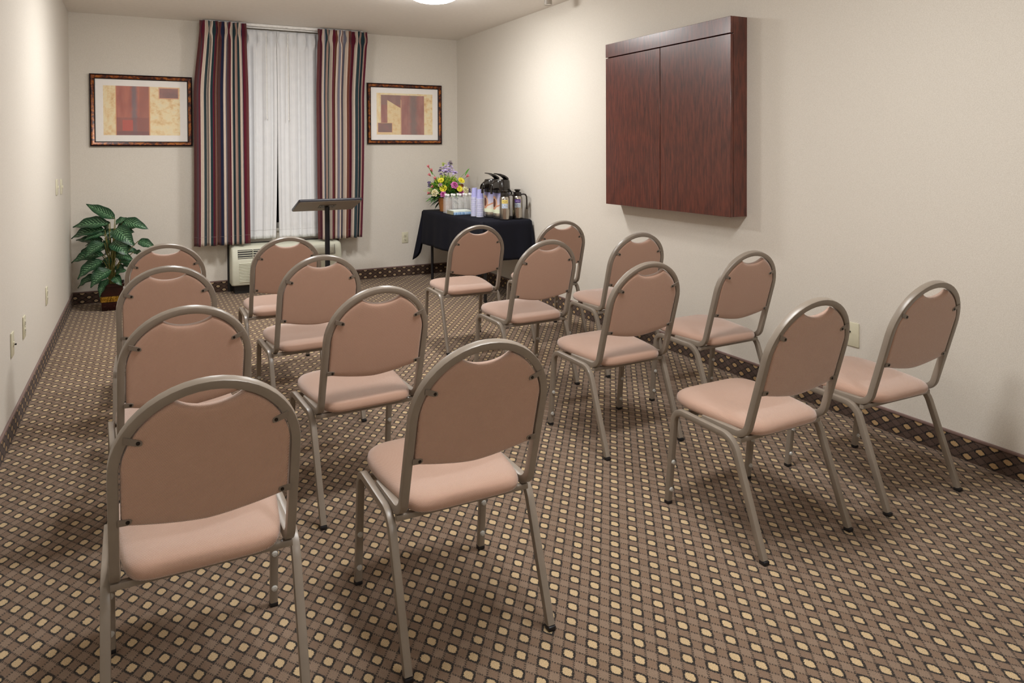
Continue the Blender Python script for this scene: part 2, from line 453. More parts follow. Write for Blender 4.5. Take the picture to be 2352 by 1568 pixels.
    def zbot(x): return 0.506 + 0.031*(abs(x)/ri)**1.6
    pos = [0.0, 0.012, 0.024, 0.036, 0.048, 0.060, 0.070, xs, 0.078, 0.090, 0.105, 0.120, 0.134, 0.146, 0.156, 0.164, 0.1705, ri-0.0055, ri-0.002, ri]
    us = [-q for q in pos[:0:-1]] + pos
    vv = [0, 0.012, 0.035, 0.1, 0.2, 0.32, 0.45, 0.58, 0.7, 0.8, 0.89, 0.945, 0.975, 0.991, 1.0]
    NU, NV = len(us)-1, len(vv)-1; vs = []; fs = []
    for side in (0, 1):
        for j, v in enumerate(vv):
            for i, x in enumerate(us):
                e = min(i, NU-i, j, NV-j)
                z = zbot(x) + (ztop(x)-zbot(x))*v
                bul = max(0.0, 1-(x/ri)**4)*math.sin(PI*v)**0.5
                t = ((-0.0085, -0.0025, -0.0005)[e] if e < 3 else 0.0) if side == 0 else ((-0.0175, -0.0235, -0.026)[e] if e < 3 else -0.027-0.006*bul)
                vs.append(bk(x, z, t))
    NN = (NU+1)*(NV+1)
    for j in range(NV):
        for i in range(NU):
            q = j*(NU+1)+i; fs.append((q, q+1, q+NU+2, q+NU+1)); fs.append((NN+q, NN+q+NU+1, NN+q+NU+2, NN+q+1))
    rim = [i for i in range(NU+1)] + [j*(NU+1)+NU for j in range(1, NV+1)] + [NV*(NU+1)+i for i in range(NU-1, -1, -1)] + [j*(NU+1) for j in range(NV-1, 0, -1)]
    for k in range(len(rim)): q, r = rim[k], rim[(k+1) % len(rim)]; fs.append((q, NN+q, NN+r, r))
    pan = MB().add(vs, fs).build('back_panel', M['fabric'], root, autosmooth=False)
    for (ax, az) in ((0.143, 0.740), (0.165, 0.548)):
        for sx in (-1, 1):
            up = 0.010 if az > 0.6 else 0.0
            def tf(u, v, t): return bk(sx*(ax + u), az + v + up*u/0.03, t)
            poly = [(-0.007, -0.005), (-0.0085, 0), (-0.007, 0.005), (0.0, 0.007), (0.028 if az > 0.6 else 0.02, 0.009), (0.028 if az > 0.6 else 0.02, -0.007), (0.0, -0.008)]
            tb = MB().extrude(poly, tf, 0.0005, 0.003).build('tab', M['tab'], pan)
            sc = MB().lathe([(0.0045, 0.0028), (0.004, 0.005), (0.0005, 0.0056)], 10)
            sc.v = [bk(sx*ax + q[0], az + q[1], q[2]) for q in sc.v]
            sc.build('screw', M['screw'], pan)
    return root
chair = make_chair()
CH = [('c1r1', .112, 4.384, -1.2), ('c1r2', .095, 3.515, -.6), ('c1r3', .125, 2.573, 3.2), ('c1r4', .128, 1.742, .6),
      ('c2r1', .758, 4.377, .1), ('c2r2', .769, 3.517, 2.5), ('c2r3', .780, 2.596, 3.6), ('c2r4', .805, 1.731, .2),
      ('c3r1', 2.021, 4.411, -1.8), ('c3r2', 2.028, 3.488, 2.1), ('c3r3', 2.020, 2.581, 1.6), ('c3r4', 2.015, 1.682, 1.2),
      ('c4r1', 2.679, 4.396, -2.0), ('c4r2', 2.689, 3.516, -1.0), ('c4r3', 2.681, 2.613, 1.7), ('c4r4', 2.664, 1.686, -.9)]
ROW = {'1': 'front row nearest the window', '2': 'second row from the window', '3': 'third row from the window', '4': 'last row nearest the viewer'}
PLACE = {'1': 'by the left wall', '2': 'on the left of the aisle', '3': 'on the right of the aisle', '4': 'by the right wall'}
for i, (k, x, y, a) in enumerate(CH):
    o = chair if i == 0 else copy_tree(chair)
    o.location = (x, y, 0); o.rotation_euler = (0, 0, math.radians(a))
    tag(o, 'pinkish beige stacking chair %s, %s' % (PLACE[k[1]], ROW[k[3]]), 'chair', 'stacking chairs in four rows')

# ------------------------------------------------------------------ wall cabinet (conference board) on the right wall
def wood(name, axis_long=2):
    m = MT(name, 0.28, 0, 0.5)
    x, y, z = m.co()
    stretch = m.vec(x*8, y*8, z*1.3)
    g1 = m.noise(7, 6, 0.62, vec=stretch); g2 = m.noise(26, 4, 0.6, vec=m.vec(x*6, y*6, z*0.35)); g3 = m.noise(60, 3, 0.6, vec=m.vec(x*5, y*5, z*0.25))
    c = m.ramp(g1*0.72 + g2*0.18 + g3*0.10, [(0.30, '33130d'), (0.43, '481d14'), (0.52, '592619'), (0.62, '682f20'), (0.75, '471e16')])
    m.color(c); m.inp('Roughness', g2*0.12 + 0.27); m.bump(g3, 0.0003, 0.3)
    m.inp('Coat Weight', 0.6); m.inp('Coat Roughness', 0.2)
    return m.mat
M['mahogany'] = wood('mahogany_veneer')
cab = thing('wall_cabinet', 'dark mahogany two-door presentation board cabinet on the right wall', 'cabinet', (XR, 3.745, 0.97))
cy0, cy1, cd, ct = -0.632, 0.635, 0.13, 1.18
b = MB().box((-cd+0.022, cy0, 0), (-0.001, cy0+0.02, ct)).box((-cd+0.022, cy1-0.02, 0), (-0.001, cy1, ct))
b.box((-cd+0.022, cy0+0.02, 0.02), (-0.001, cy1-0.02, 0.04)).box((-cd+0.022, cy0+0.02, ct-0.02), (-0.001, cy1-0.02, ct)).box((-0.02, cy0+0.02, 0.04), (-0.001, cy1-0.02, ct-0.02))
b.build('carcass', M['mahogany'], cab)
MB().rbox((-cd, cy0, ct-0.098), (-cd+0.022, cy1, ct), 0.0015, 1).build('top_rail', M['mahogany'], cab)
MB().rbox((-cd, cy0, 0.0), (-cd+0.0205, 0.007, ct-0.104), 0.0015, 1).build('door', M['mahogany'], cab)
MB().rbox((-cd+0.001, 0.013, 0.0), (-cd+0.0205, cy1, ct-0.104), 0.0015, 1).build('door', M['mahogany'], cab)

# ------------------------------------------------------------------ framed pictures
def rect(u, v, a): return u.gt(a[0])*u.lt(a[1])*v.gt(a[2])*v.lt(a[3])
def art_mat(name, which):
    m = MT(name, 0.6, 0, 0.3)
    u, v, _ = m.co('UV'); uv = m.vec(u*1.4, v, 0.0)
    n1 = m.noise(4.5, 6, 0.68, vec=uv); n2 = m.noise(10, 5, 0.65, vec=uv); n3 = m.noise(3, 3, 0.5, vec=m.vec(u*4, v*0.8, 1.0))
    c = m.ramp(n1*0.6 + n2*0.4, [(0.34, 'c9935a'), (0.43, 'e8c48a'), (0.52, 'f2dfb0'), (0.62, 'ecdfbc'), (0.74, 'cfa66c')])
    if which == 0:
        door = rect(u, v, (0.165, 0.585, 0.0, 1.0)); c = m.mix(rect(u, v, (0.155, 0.60, 0.0, 1.0)), c, 'd9935a')
        red = m.mix(n3.smooth(0.3, 0.7), 'a0442e', 'bb6044'); c = m.mix(door, c, red)
        blue = ((u - 0.395).abs() + (n2 - 0.5)*0.06).smooth(0.055, 0.01); c = m.mix(blue*0.75*door, c, '5f5a66')
        c = m.mix(rect(u, v, (0.46, 0.585, 0.0, 1.0))*0.45, c, '8f4a38')
        c = m.mix(rect(u, v, (0.165, 0.585, 0.0, 0.36))*0.55, c, '7a2d2a')
        c = m.mix(rect(u, v, (0.24, 0.375, 0.09, 0.31))*0.8, c, 'c3381f')
        c = m.mix(rect(u, v, (0.165, 0.585, 0.0, 0.08))*0.6, c, '652a33')
        c = m.mix(rect(u, v, (0.715, 0.985, 0.755, 0.99)), c, 'd99a72')
        c = m.mix(rect(u, v, (0.728, 0.975, 0.775, 0.97)), c, m.mix(n1.smooth(0.35, 0.65), '7a4d49', '9a6058'))
    else:
        red = m.mix(n3.smooth(0.3, 0.7), '904c42', 'a96a5c')
        body = rect(u, v, (0.075, 0.845, 0.0, 0.955)); c = m.mix(body, c, red)
        dark = ((u - 0.65).abs() + (n2 - 0.5)*0.12).smooth(0.10, 0.02); c = m.mix(dark*body*0.7, c, '675a55')
        c = m.mix(rect(u, v, (0.075, 0.42, 0.72, 0.955))*0.5, c, '75605a')
        hole = rect(u, v, (0.185, 0.42, 0.0, 1.0))*(v + (u - 0.19)*0.8).lt(0.83)
        c = m.mix(hole, c, m.ramp(n2, [(0.35, 'dcb47a'), (0.55, 'e8d09c'), (0.7, 'dfc79a')]))
        c = m.mix(rect(u, v, (0.075, 0.19, 0.0, 0.28)), c, 'e3c48e')
        c = m.mix(rect(u, v, (0.42, 0.435, 0.0, 0.85))*0.7, c, 'e0b080')
        c = m.mix(rect(u, v, (0.545, 0.555, 0.0, 0.8))*0.5, c, '6c3d3c')
        c = m.mix(rect(u, v, (0.015, 0.275, 0.05, 0.285)), c, 'd9a274')
        c = m.mix(rect(u, v, (0.025, 0.265, 0.06, 0.275)), c, m.mix(n1.smooth(0.35, 0.65), '725049', '8a544e'))
    m.color(c); return m.mat
m = MT('tortoise_frame', 0.3, 0.15)
n1 = m.noise(28, 5, 0.7)
m.color(m.ramp(n1, [(0.36, '1e0703'), (0.46, '4a1a07'), (0.54, '8a4510'), (0.62, 'b06a1e'), (0.7, '3a1206')])); M['tortoise'] = m.mat
M['frame_dark'] = plain('frame_dark', '201419', 0.4)
M['matboard'] = plain('mat_board', 'f3eee9', 0.8, var=0.02)
m = MT('picture_glass', 0.04); m.inp('Alpha', 0.07); m.color(m.mix(m.noise(3), 'f4f4f4', 'ffffff')); M['glass'] = m.mat
def picture(x0, x1, z0, z1, which, label):
    cx = (x0+x1)/2; w2 = (x1-x0)/2; h2 = (z1-z0)/2
    t = thing('framed_picture', label, 'picture', (cx, YB, (z0+z1)/2), 0, 'framed abstract prints')
    def ring(w_, h_, y0, y1, th, bev):
        # mitred moulding: four sides around the opening
        b = MB()
        prof = [(0, y0), (0, y1), (bev, y1-0.006), (th*0.5, y1-0.004), (th-bev, y1+0.001), (th, y1+0.003), (th, y0)]
        vs = []; fs = []; k = len(prof)
        for sx, sz_ in ((-1, -1), (1, -1), (1, 1), (-1, 1)):
            for d, yy in prof: vs.append((sx*(w_-d), yy, sz_*(h_-d)))
        for c in range(4):
            for q in range(k): fs.append((c*k+q, c*k+(q+1) % k, ((c+1) % 4)*k+(q+1) % k, ((c+1) % 4)*k+q))
        b.add(vs, fs, False); return b
    ring(w2, h2, -0.001, -0.022, 0.010, 0.002).build('outer_moulding', M['frame_dark'], t)
    ring(w2-0.010, h2-0.010, -0.001, -0.025, 0.026, 0.004).build('moulding', M['tortoise'], t)
    ring(w2-0.036, h2-0.036, -0.001, -0.018, 0.009, 0.002).build('inner_lip', M['frame_dark'], t)
    MB().box((-w2+0.03, -0.010, -h2+0.03), (w2-0.03, -0.002, h2-0.03)).build('mat_board', M['matboard'], t)
    a = (w2-0.108, h2-0.103)
    b = MB().add([(-a[0], -0.0106, -a[1]), (a[0], -0.0106, -a[1]), (a[0], -0.0106, a[1]), (-a[0], -0.0106, a[1])], [(0, 1, 2, 3)], False, 0, [(0, 0), (1, 0), (1, 1), (0, 1)])
    b.build('print', art_mat('print_%d' % which, which), t, fixn=False)
    MB().box((-w2+0.04, -0.0155, -h2+0.04), (w2-0.04, -0.0135, h2-0.04)).build('glazing', M['glass'], t)
picture(-0.416, 0.434, 1.425, 2.085, 0, 'framed abstract print with tall red panel, left of the curtains')
picture(2.141, 2.997, 1.448, 2.104, 1, 'framed abstract print with reddish brown panels, right of the curtains')

# ------------------------------------------------------------------ curtains
def stripes(name, seq):
    m = MT(name, 0.85, 0, 0.2); u, v, _ = m.co('UV')
    tot = sum(w_ for _, w_ in seq); stops = []; p = 0.0
    for c, w_ in seq: stops.append((p/tot, c)); p += w_
    n = m.noise(600, 2); c = m.ramp(u, stops, True)
    m.color(m.mix(n*0.3, c, m.mix(1.0, c, (150, 140, 140), 'MULTIPLY'))); m.bump(n, 0.0006, 0.4)
    m.inp('Sheen Weight', 0.2); return m.mat
BUR, BRN, CRM, TEA, TAN, NAV, RST, GRY, DRK = '61192d', '683a39', 'd6c6b6', '253c43', 'ad9083', '1e2340', '7d4836', '7f7d8b', '2a0d1a'
seqL = [(BRN, 32), (NAV, 4), (BUR, 24), (CRM, 34), (TEA, 30), (CRM, 12), (BRN, 4), (CRM, 16), (TEA, 26), (BUR, 12), (DRK, 8), (RST, 42), (BRN, 14), (NAV, 24), (DRK, 6), (CRM, 26), (GRY, 18),
        (RST, 5), (BUR, 28), (CRM, 22), (TEA, 24), (TAN, 26), (TEA, 22), (CRM, 34), (NAV, 6), (BUR, 28), (BRN, 26)]
seqR = [(BRN, 34), (BUR, 22), (CRM, 16), (GRY, 10), (TEA, 22), (TAN, 24), (TEA, 24), (CRM, 30), (BUR, 26), (RST, 26), (CRM, 26), (GRY, 24), (CRM, 10), (BUR, 8), (CRM, 10), (GRY, 26), (CRM, 30), (RST, 30),
        (BRN, 24), (BUR, 32), (CRM, 36), (TEA, 22), (NAV, 6), (TAN, 22), (TEA, 30), (TAN, 10), (BUR, 26)]
def curtain(name, label, cat, mat, xt, xm, xb, y0, zt, zb, nf, amp, seed, group, npl=4, n=150, hem=0.085, pinch=1.0, parent_hem=True):
    rnd = random.Random(seed)
    ph = [rnd.uniform(0, 6.28) for _ in range(4)]
    def fold(u):
        return 0.62*math.sin(2*PI*nf*u + 0.9*math.sin(2*PI*1.3*u+ph[0]) + ph[1]) + 0.3*math.sin(2*PI*nf*1.9*u + ph[2]) + 0.15*math.sin(2*PI*nf*3.1*u+ph[3])
    def fn(u, v):
        z = zt + (zb-zt)*v
        k = min(1.0, v/0.35)
        k = k*k*(3-2*k)
        xl = xt[0] + (xm[0]-xt[0])*k if v < 0.35 else xm[0] + (xb[0]-xm[0])*((v-0.35)/0.65)**2
        xr = xt[1] + (xm[1]-xt[1])*k if v < 0.35 else xm[1] + (xb[1]-xm[1])*((v-0.35)/0.65)**2
        # pinch pleats under the heading
        pz = math.exp(-((v-0.042)/0.022)**2)*pinch + max(0, 1-v/0.03)*0.15
        uu = u - min(pz, 1.0)*math.sin(2*PI*npl*u)/(2*PI*npl)*0.92
        x = xl + (xr-xl)*uu
        a = amp*(0.55 + 0.45*min(1, v/0.3))
        y = y0 - a*fold(u)*(1-0.5*min(1, pz)) - 0.030*pz*math.cos(2*PI*npl*u)
        if hem and v > 0.5 and z < zb+hem: y -= 0.0012
        return (x, y, z)
    b = MB().grid(fn, n, 60)
    t = thing(name, label, cat, (0, 0, 0), 0, group)
    o = b.build('cloth', mat, t, fixn=False, autosmooth=False)
    s_ = o.modifiers.new('thickness', 'SOLIDIFY'); s_.thickness = 0.002; s_.offset = 0
    # heading tape
    if hem:
        vh = 1 - hem/(zt-zb)
        pts = [Vector(fn(i/n, vh)) + Vector((0, -0.0022, 0)) for i in range(n+1)]
        hb = MB()
        hb.add([p + Vector((0, 0, -0.0009)) for p in pts] + [p + Vector((0, 0, 0.0009)) for p in pts], [(i, i+1, n+2+i, n+1+i) for i in range(n)])
        hb.build('hem_seam', M['seam'] if name != 'sheer_curtain' else M['seam2'], t, fixn=False)
    return t
M['seam'] = plain('hem_thread', '9a8a86', 0.8); M['seam2'] = plain('hem_thread_grey', 'a8a6a6', 0.8)
ML, MR = stripes('striped_drape_left', seqL), stripes('striped_drape_right', seqR)
YC = YB - 0.185
curtain('striped_drape', 'striped burgundy, teal and cream drape on the left of the window', 'curtain', ML, (0.494, 0.910), (0.438, 0.926), (0.426, 0.930), YC, 2.612, 0.478, 5.5, 0.046, 3, 'striped drapes', 5)
curtain('striped_drape', 'striped burgundy, teal and cream drape on the right, behind the lectern', 'curtain', MR, (1.592, 2.098), (1.578, 2.060), (1.582, 2.027), YC, 2.612, 0.476, 5.7, 0.046, 11, 'striped drapes', 5)
m = MT('sheer_white', 0.8, 0, 0.2); nz = m.noise(500, 2); n2 = m.noise(14, 3)
m.color(m.mix(n2, 'dddee0', 'e9eaeb')); m.bump(n2 + nz*0.3, 0.004, 0.25); m.inp('Sheen Weight', 0.2); M['sheer'] = m.mat
YS = YB - 0.062
curtain('sheer_curtain', 'white lining curtain, left half, beside the left drape', 'curtain', M['sheer'], (0.86, 1.208), (0.86, 1.208), (0.86, 1.184), YS, 2.575, 0.505, 3.6, 0.019, 5, 'white lining curtains', 4, 110)
curtain('sheer_curtain', 'white lining curtain, right half, beside the right drape', 'curtain', M['sheer'], (1.2105, 1.68), (1.2105, 1.68), (1.216, 1.68), YS, 2.575, 0.500, 4.2, 0.019, 8, 'white lining curtains', 5, 110)
M['white_rod'] = plain('white_rod', 'ecebe8', 0.4)
for k, (xx, zz) in enumerate(((1.105, 1.70), (1.312, 1.69))):
    wd = thing('curtain_wand', 'thin white curtain wand hanging over the %s lining curtain' % ('left' if k == 0 else 'right'), 'wand', (xx, YS-0.048, zz))
    MB().tube([(0, 0, 0), (0, 0.004, 0.45), (0, 0.012, 0.86)], 0.0045, 8).build('rod', M['white_rod'], wd)
    MB().tube([(0, 0, -0.004), (0, 0, 0.03)], 0.006, 8).build('tip', M['white_rod'], wd)
tr = thing('curtain_track', 'white curtain track along the ceiling above the window', 'curtain track', (0, YB-0.122, 2.60))
MB().rbox((0.523, -0.012, 0.000), (2.07, 0.012, 0.0255), 0.002).build('front_rail', M['white_rod'], tr)
MB().rbox((0.60, 0.042, -0.012), (2.0, 0.060, 0.010), 0.002).build('rear_rail', M['white_rod'], tr)
for xx in (0.86, 1.30, 1.76):
    MB().rbox((xx-0.012, -0.016, 0.000), (xx+0.012, 0.067, 0.012), 0.002).build('bracket', plain('track_bracket', '5f5a58', 0.4, 0.6) if xx != 1.30 else M['white_rod'], tr)

# ------------------------------------------------------------------ wall air conditioner under the window
M['ac_shell'] = plain('ac_shell', 'cfcfbd', 0.45, var=0.02)
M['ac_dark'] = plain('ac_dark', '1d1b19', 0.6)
M['ac_panel'] = plain('ac_panel', 'd5d5c6', 0.4, var=0.02)
ac = thing('air_conditioner', 'cream wall air conditioner with louvred front under the window', 'air conditioner', (1.279, YB, 0))
aw = 0.53; fd = -0.25
MB().box((-aw-0.016, -0.03, 0.0), (aw+0.016, -0.001, 0.47)).box((-aw+0.03, fd+0.06, 0.0), (aw-0.03, -0.03, 0.085)).build('gap_shade_and_base', M['ac_dark'], ac)  # dark slab put in for the shadow gap at the wall; kick base below
b = MB()
prof = [(-0.03, 0.082), (fd+0.03, 0.082), (fd+0.008, 0.088), (fd, 0.10), (fd, 0.315), (fd+0.004, 0.33), (fd+0.03, 0.435), (fd+0.045, 0.45), (fd+0.07, 0.456), (-0.03, 0.462)]
n_ = len(prof)
xs_ = [(-aw, 0.012), (-aw+0.006, 0.004), (-aw+0.018, 0.0), (aw-0.05, 0.0), (aw-0.02, 0.006), (aw-0.005, 0.02), (aw, 0.04)]
vs = []; fs = []
for X, ins in xs_:
    for yy, zz in prof:
        k = ins
        vs.append((X, min(-0.03, yy + (k if yy < -0.1 else 0)), zz - (k if zz > 0.3 else -k*0.5)))
for i in range(len(xs_)-1):
    for q in range(n_): fs.append((i*n_+q, i*n_+(q+1) % n_, (i+1)*n_+(q+1) % n_, (i+1)*n_+q))
fs.append(list(range(n_))); fs.append([(len(xs_)-1)*n_+q for q in range(n_)][::-1])
b.add(vs, fs); b.build('housing', M['ac_shell'], ac)
# sloped discharge grille: dark recess and slats (the face between z .33 and .435)
def slope(z): return fd+0.004 + 0.026*(z-0.33)/0.105
def grille(x0, x1, z0, z1, ns, name):
    g_ = MB().add([(x0, slope(z0)-0.0012, z0), (x1, slope(z0)-0.0012, z0), (x1, slope(z1)-0.0012, z1), (x0, slope(z1)-0.0012, z1)], [(0, 1, 2, 3)], False).build(name, M['ac_dark'], ac)
    for i in range(ns):
        zz = z0 + (z1-z0)*(i+0.5)/ns
        MB().rbox((x0, slope(zz)-0.006, zz-0.0045), (x1, slope(zz)+0.001, zz+0.0035), 0.001, 1).build('slat', M['ac_shell'], g_)
    MB().rbox(((x0+x1)/2-0.003, slope(z0)-0.007, z0), ((x0+x1)/2+0.003, slope(z0)+0.02, z1), 0.001, 1).build('slat', M['ac_shell'], g_)
grille(-0.475, -0.20, 0.342, 0.425, 4, 'discharge_grille')
grille(-0.18, 0.06, 0.342, 0.425, 4, 'discharge_grille')
grille(0.08, 0.185, 0.342, 0.425, 4, 'discharge_grille')
# intake louvres
for i in range(13):
    zz = 0.118 + i*0.0145
    MB().add([(-0.465, fd-0.0002, zz), (0.15, fd-0.0002, zz), (0.15, fd-0.009, zz+0.003), (-0.465, fd-0.009, zz+0.003), (-0.465, fd-0.0002, zz+0.0105), (0.15, fd-0.0002, zz+0.0105)],
             [(0, 1, 2, 3), (3, 2, 5, 4), (0, 3, 4), (1, 5, 2)], False).build('louvre', M['ac_shell'], ac)
# control door
pd = MB()
def cdoor(u, v): return (0.225 + 0.225*u, slope(0.335+0.09*v)-0.004, 0.335+0.09*v)
pd.grid(cdoor, 4, 3).build('control_door', M['ac_panel'], ac); cdo = kids(ac)[-1]
s_ = cdo.modifiers.new('thickness', 'SOLIDIFY'); s_.thickness = 0.005
gap = MB()
for (a_, c_) in (((0.22, 0.331), (0.224, 0.428)), ((0.451, 0.331), (0.455, 0.428)), ((0.22, 0.331), (0.455, 0.3345))):
    gap.add([(a_[0], slope(a_[1])-0.0014, a_[1]), (c_[0], slope(a_[1])-0.0014, a_[1]), (c_[0], slope(c_[1])-0.0014, c_[1]), (a_[0], slope(c_[1])-0.0014, c_[1])], [(0, 1, 2, 3)], False)
gap.build('door_gap', M['ac_dark'], ac)
lt = MB().lathe([(0.006, 0), (0.005, 0.003), (0.0005, 0.0035)], 12); lt.v = [(0.425+q[0], slope(0.352)-0.0065-q[2], 0.352+q[1]) for q in lt.v]
lt.build('latch', M['ac_shell'], cdo)

# ------------------------------------------------------------------ lectern stand
M['lect_edge'] = plain('lectern_edge', '2b2a31', 0.35)
M['lect_top'] = plain('lectern_laminate', '9d9388', 0.55, var=0.04)
M['lect_pole'] = plain('lectern_pole', '1c1b20', 0.35, 0.2)
lc = thing('lectern', 'black pole lectern with tilted grey top in front of the window', 'lectern', (1.53, 6.70, 0))
tl = math.radians(17); lw, lh = 0.29, 0.192
def lp(u, v, t): return (u, v*math.cos(tl) + t*math.sin(tl), 0.86 - v*math.sin(tl) + t*math.cos(tl))
def rr(w_, h_, r, n=5):
    o = []
    for cx, cy, a0 in ((w_-r, h_-r, 0), (-w_+r, h_-r, PI/2), (-w_+r, -h_+r, PI), (w_-r, -h_+r, 1.5*PI)):
        for i in range(n+1): a = a0+PI/2*i/n; o.append((cx+r*math.cos(a), cy+r*math.sin(a)))
    return o
MB().extrude(rr(lw, lh, 0.02), lp, 0.002, 0.026, 0.004).build('top_edge', M['lect_edge'], lc)
MB().extrude(rr(lw-0.006, lh-0.006, 0.017), lp, 0.0, 0.004).build('top_board', M['lect_top'], lc)
pl = MB().extrude(rr(0.075, 0.055, 0.006), lp, -0.004, 0.0).build('mounting_plate', plain('mount_plate', '6f6861', 0.4, 0.5), lc)
for sx in (-0.055, 0.055):
    for sy in (-0.035, 0.035):
        sc = MB().lathe([(0.005, 0), (0.004, 0.003), (0.0005, 0.0035)], 8); sc.v = [lp(sx+q[0], sy+q[1], -0.004-q[2]) for q in sc.v]
        sc.build('screw', M['screw'], pl)
MB().sweep([(0, 0, 0.02), (0, 0, 0.45), (0, 0, 0.852)], Vector((math.cos(0.35), math.sin(0.35), 0)), 0.017, 0.017, 0.002).build('pole', M['lect_pole'], lc)
b = MB().extrude(rr(0.22, 0.20, 0.03), lambda u, v, t: (u, v, t), 0.0, 0.02, 0.004); b.build('base_plate', M['lect_pole'], lc)

# ------------------------------------------------------------------ wall plates
M['plate'] = plain('ivory_plate', 'd2cdb4', 0.35, var=0.02)
def wallplate(name, label, cat, pos, facing, kind, w_=0.072, h_=0.118):
    t = thing(name, label, cat, pos, facing, 'ivory wall plates')
    MB().rbox((-w_/2, -0.007, -h_/2), (w_/2, -0.0002, h_/2), 0.003).build('cover_plate', M['plate'], t)
    if kind == 'outlet':
        for zz in (-0.021, 0.021):
            r = MB().rbox((-0.017, -0.0095, zz-0.015), (0.017, -0.006, zz+0.015), 0.003).build('receptacle', M['plate'], t)
            for (a_, c_) in (((-0.008, -0.0101, zz-0.003), (-0.005, -0.0092, zz+0.007)), ((0.005, -0.0101, zz-0.003), (0.008, -0.0092, zz+0.007)), ((-0.003, -0.0101, zz-0.011), (0.003, -0.0092, zz-0.006))):
                MB().box(a_, c_).build('slot', M['ac_dark'], r)
        sc = MB().lathe([(0.003, 0), (0.0005, 0.001)], 8); sc.v = [(q[0], -0.007-q[2], q[1]) for q in sc.v]; sc.build('screw', M['tab'], t)
    elif kind == 'jack':
        r = MB().rbox((-0.012, -0.013, -0.006), (0.012, -0.006, 0.012), 0.002).build('jack', M['plate'], t)
        MB().box((-0.006, -0.0205, -0.004), (0.006, -0.012, 0.002)).build('plug', M['ac_dark'], t)
    elif kind == 'switch':
        MB().rbox((-0.005, -0.016, -0.010), (0.005, -0.006, 0.010), 0.002).build('toggle', M['plate'], t)
    elif kind == 'cable':
        sc = MB().lathe([(0.005, 0), (0.004, 0.008), (0.0005, 0.0085)], 10); sc.v = [(q[0]-0.012, -0.007-q[2], q[1]+0.012) for q in sc.v]; sc.build('connector', M['screw'], t)
wallplate('wall_outlet', 'ivory double outlet on the back wall between curtain and table', 'outlet', (2.561, YB, 0.421), 0, 'outlet')
wallplate('switch_plate', 'light switch plate on the left wall, the one nearer the corner', 'switch', (XL, 6.64, 1.10), PI/2, 'switch', 0.115)
wallplate('switch_plate', 'light switch plate on the left wall, the one farther from the corner', 'switch', (XL, 6.31, 1.11), PI/2, 'switch', 0.115)
wallplate('wall_outlet', 'ivory outlet low on the left wall, closest to the plant', 'outlet', (XL, 5.57, 0.425), PI/2, 'outlet')
wallplate('wall_outlet', 'ivory outlet low on the left wall, middle of the three', 'outlet', (XL, 4.56, 0.438), PI/2, 'outlet')
wallplate('phone_plate', 'ivory jack plate with black plug low on the left wall, nearest the viewer', 'wall plate', (XL, 4.17, 0.438), PI/2, 'jack')
wallplate('cable_plate', 'ivory blank plate on the right wall between two last-row chairs', 'wall plate', (XR, 2.398, 0.427), -PI/2, 'cable', 0.075, 0.122)

# ------------------------------------------------------------------ side table with black cloth
TX0, TX1, TY0, TY1, TZ = 2.672, 3.155, 5.715, 7.205, 0.736
M['cloth'] = plain('black_navy_cloth', '0e0f1a', 0.85, var=0.15, scale=12, bump=0.001, bscale=60, spec=0.25)
tb = thing('folding_table', 'narrow folding table with black legs under the black cloth', 'table', ((TX0+TX1)/2, (TY0+TY1)/2, 0))
hx, hy = (TX1-TX0)/2-0.004, (TY1-TY0)/2-0.004
MB().rbox((-hx, -hy, TZ-0.03), (hx, hy, TZ-0.003), 0.004).build('table_top', plain('table_laminate', '5a4a40', 0.5), tb)
for sy in (-1, 1):
    for sx in (-1, 1):
        MB().tube([(sx*(hx-0.06), sy*(hy-0.08), 0.0), (sx*(hx-0.06), sy*(hy-0.08), TZ-0.03)], 0.0145, 10).build('leg', M['black_plastic'], tb)
    MB().tube([(-hx+0.06, sy*(hy-0.08), 0.45), (hx-0.06, sy*(hy-0.08), 0.45)], 0.011, 8).build('leg_brace', M['black_plastic'], tb)
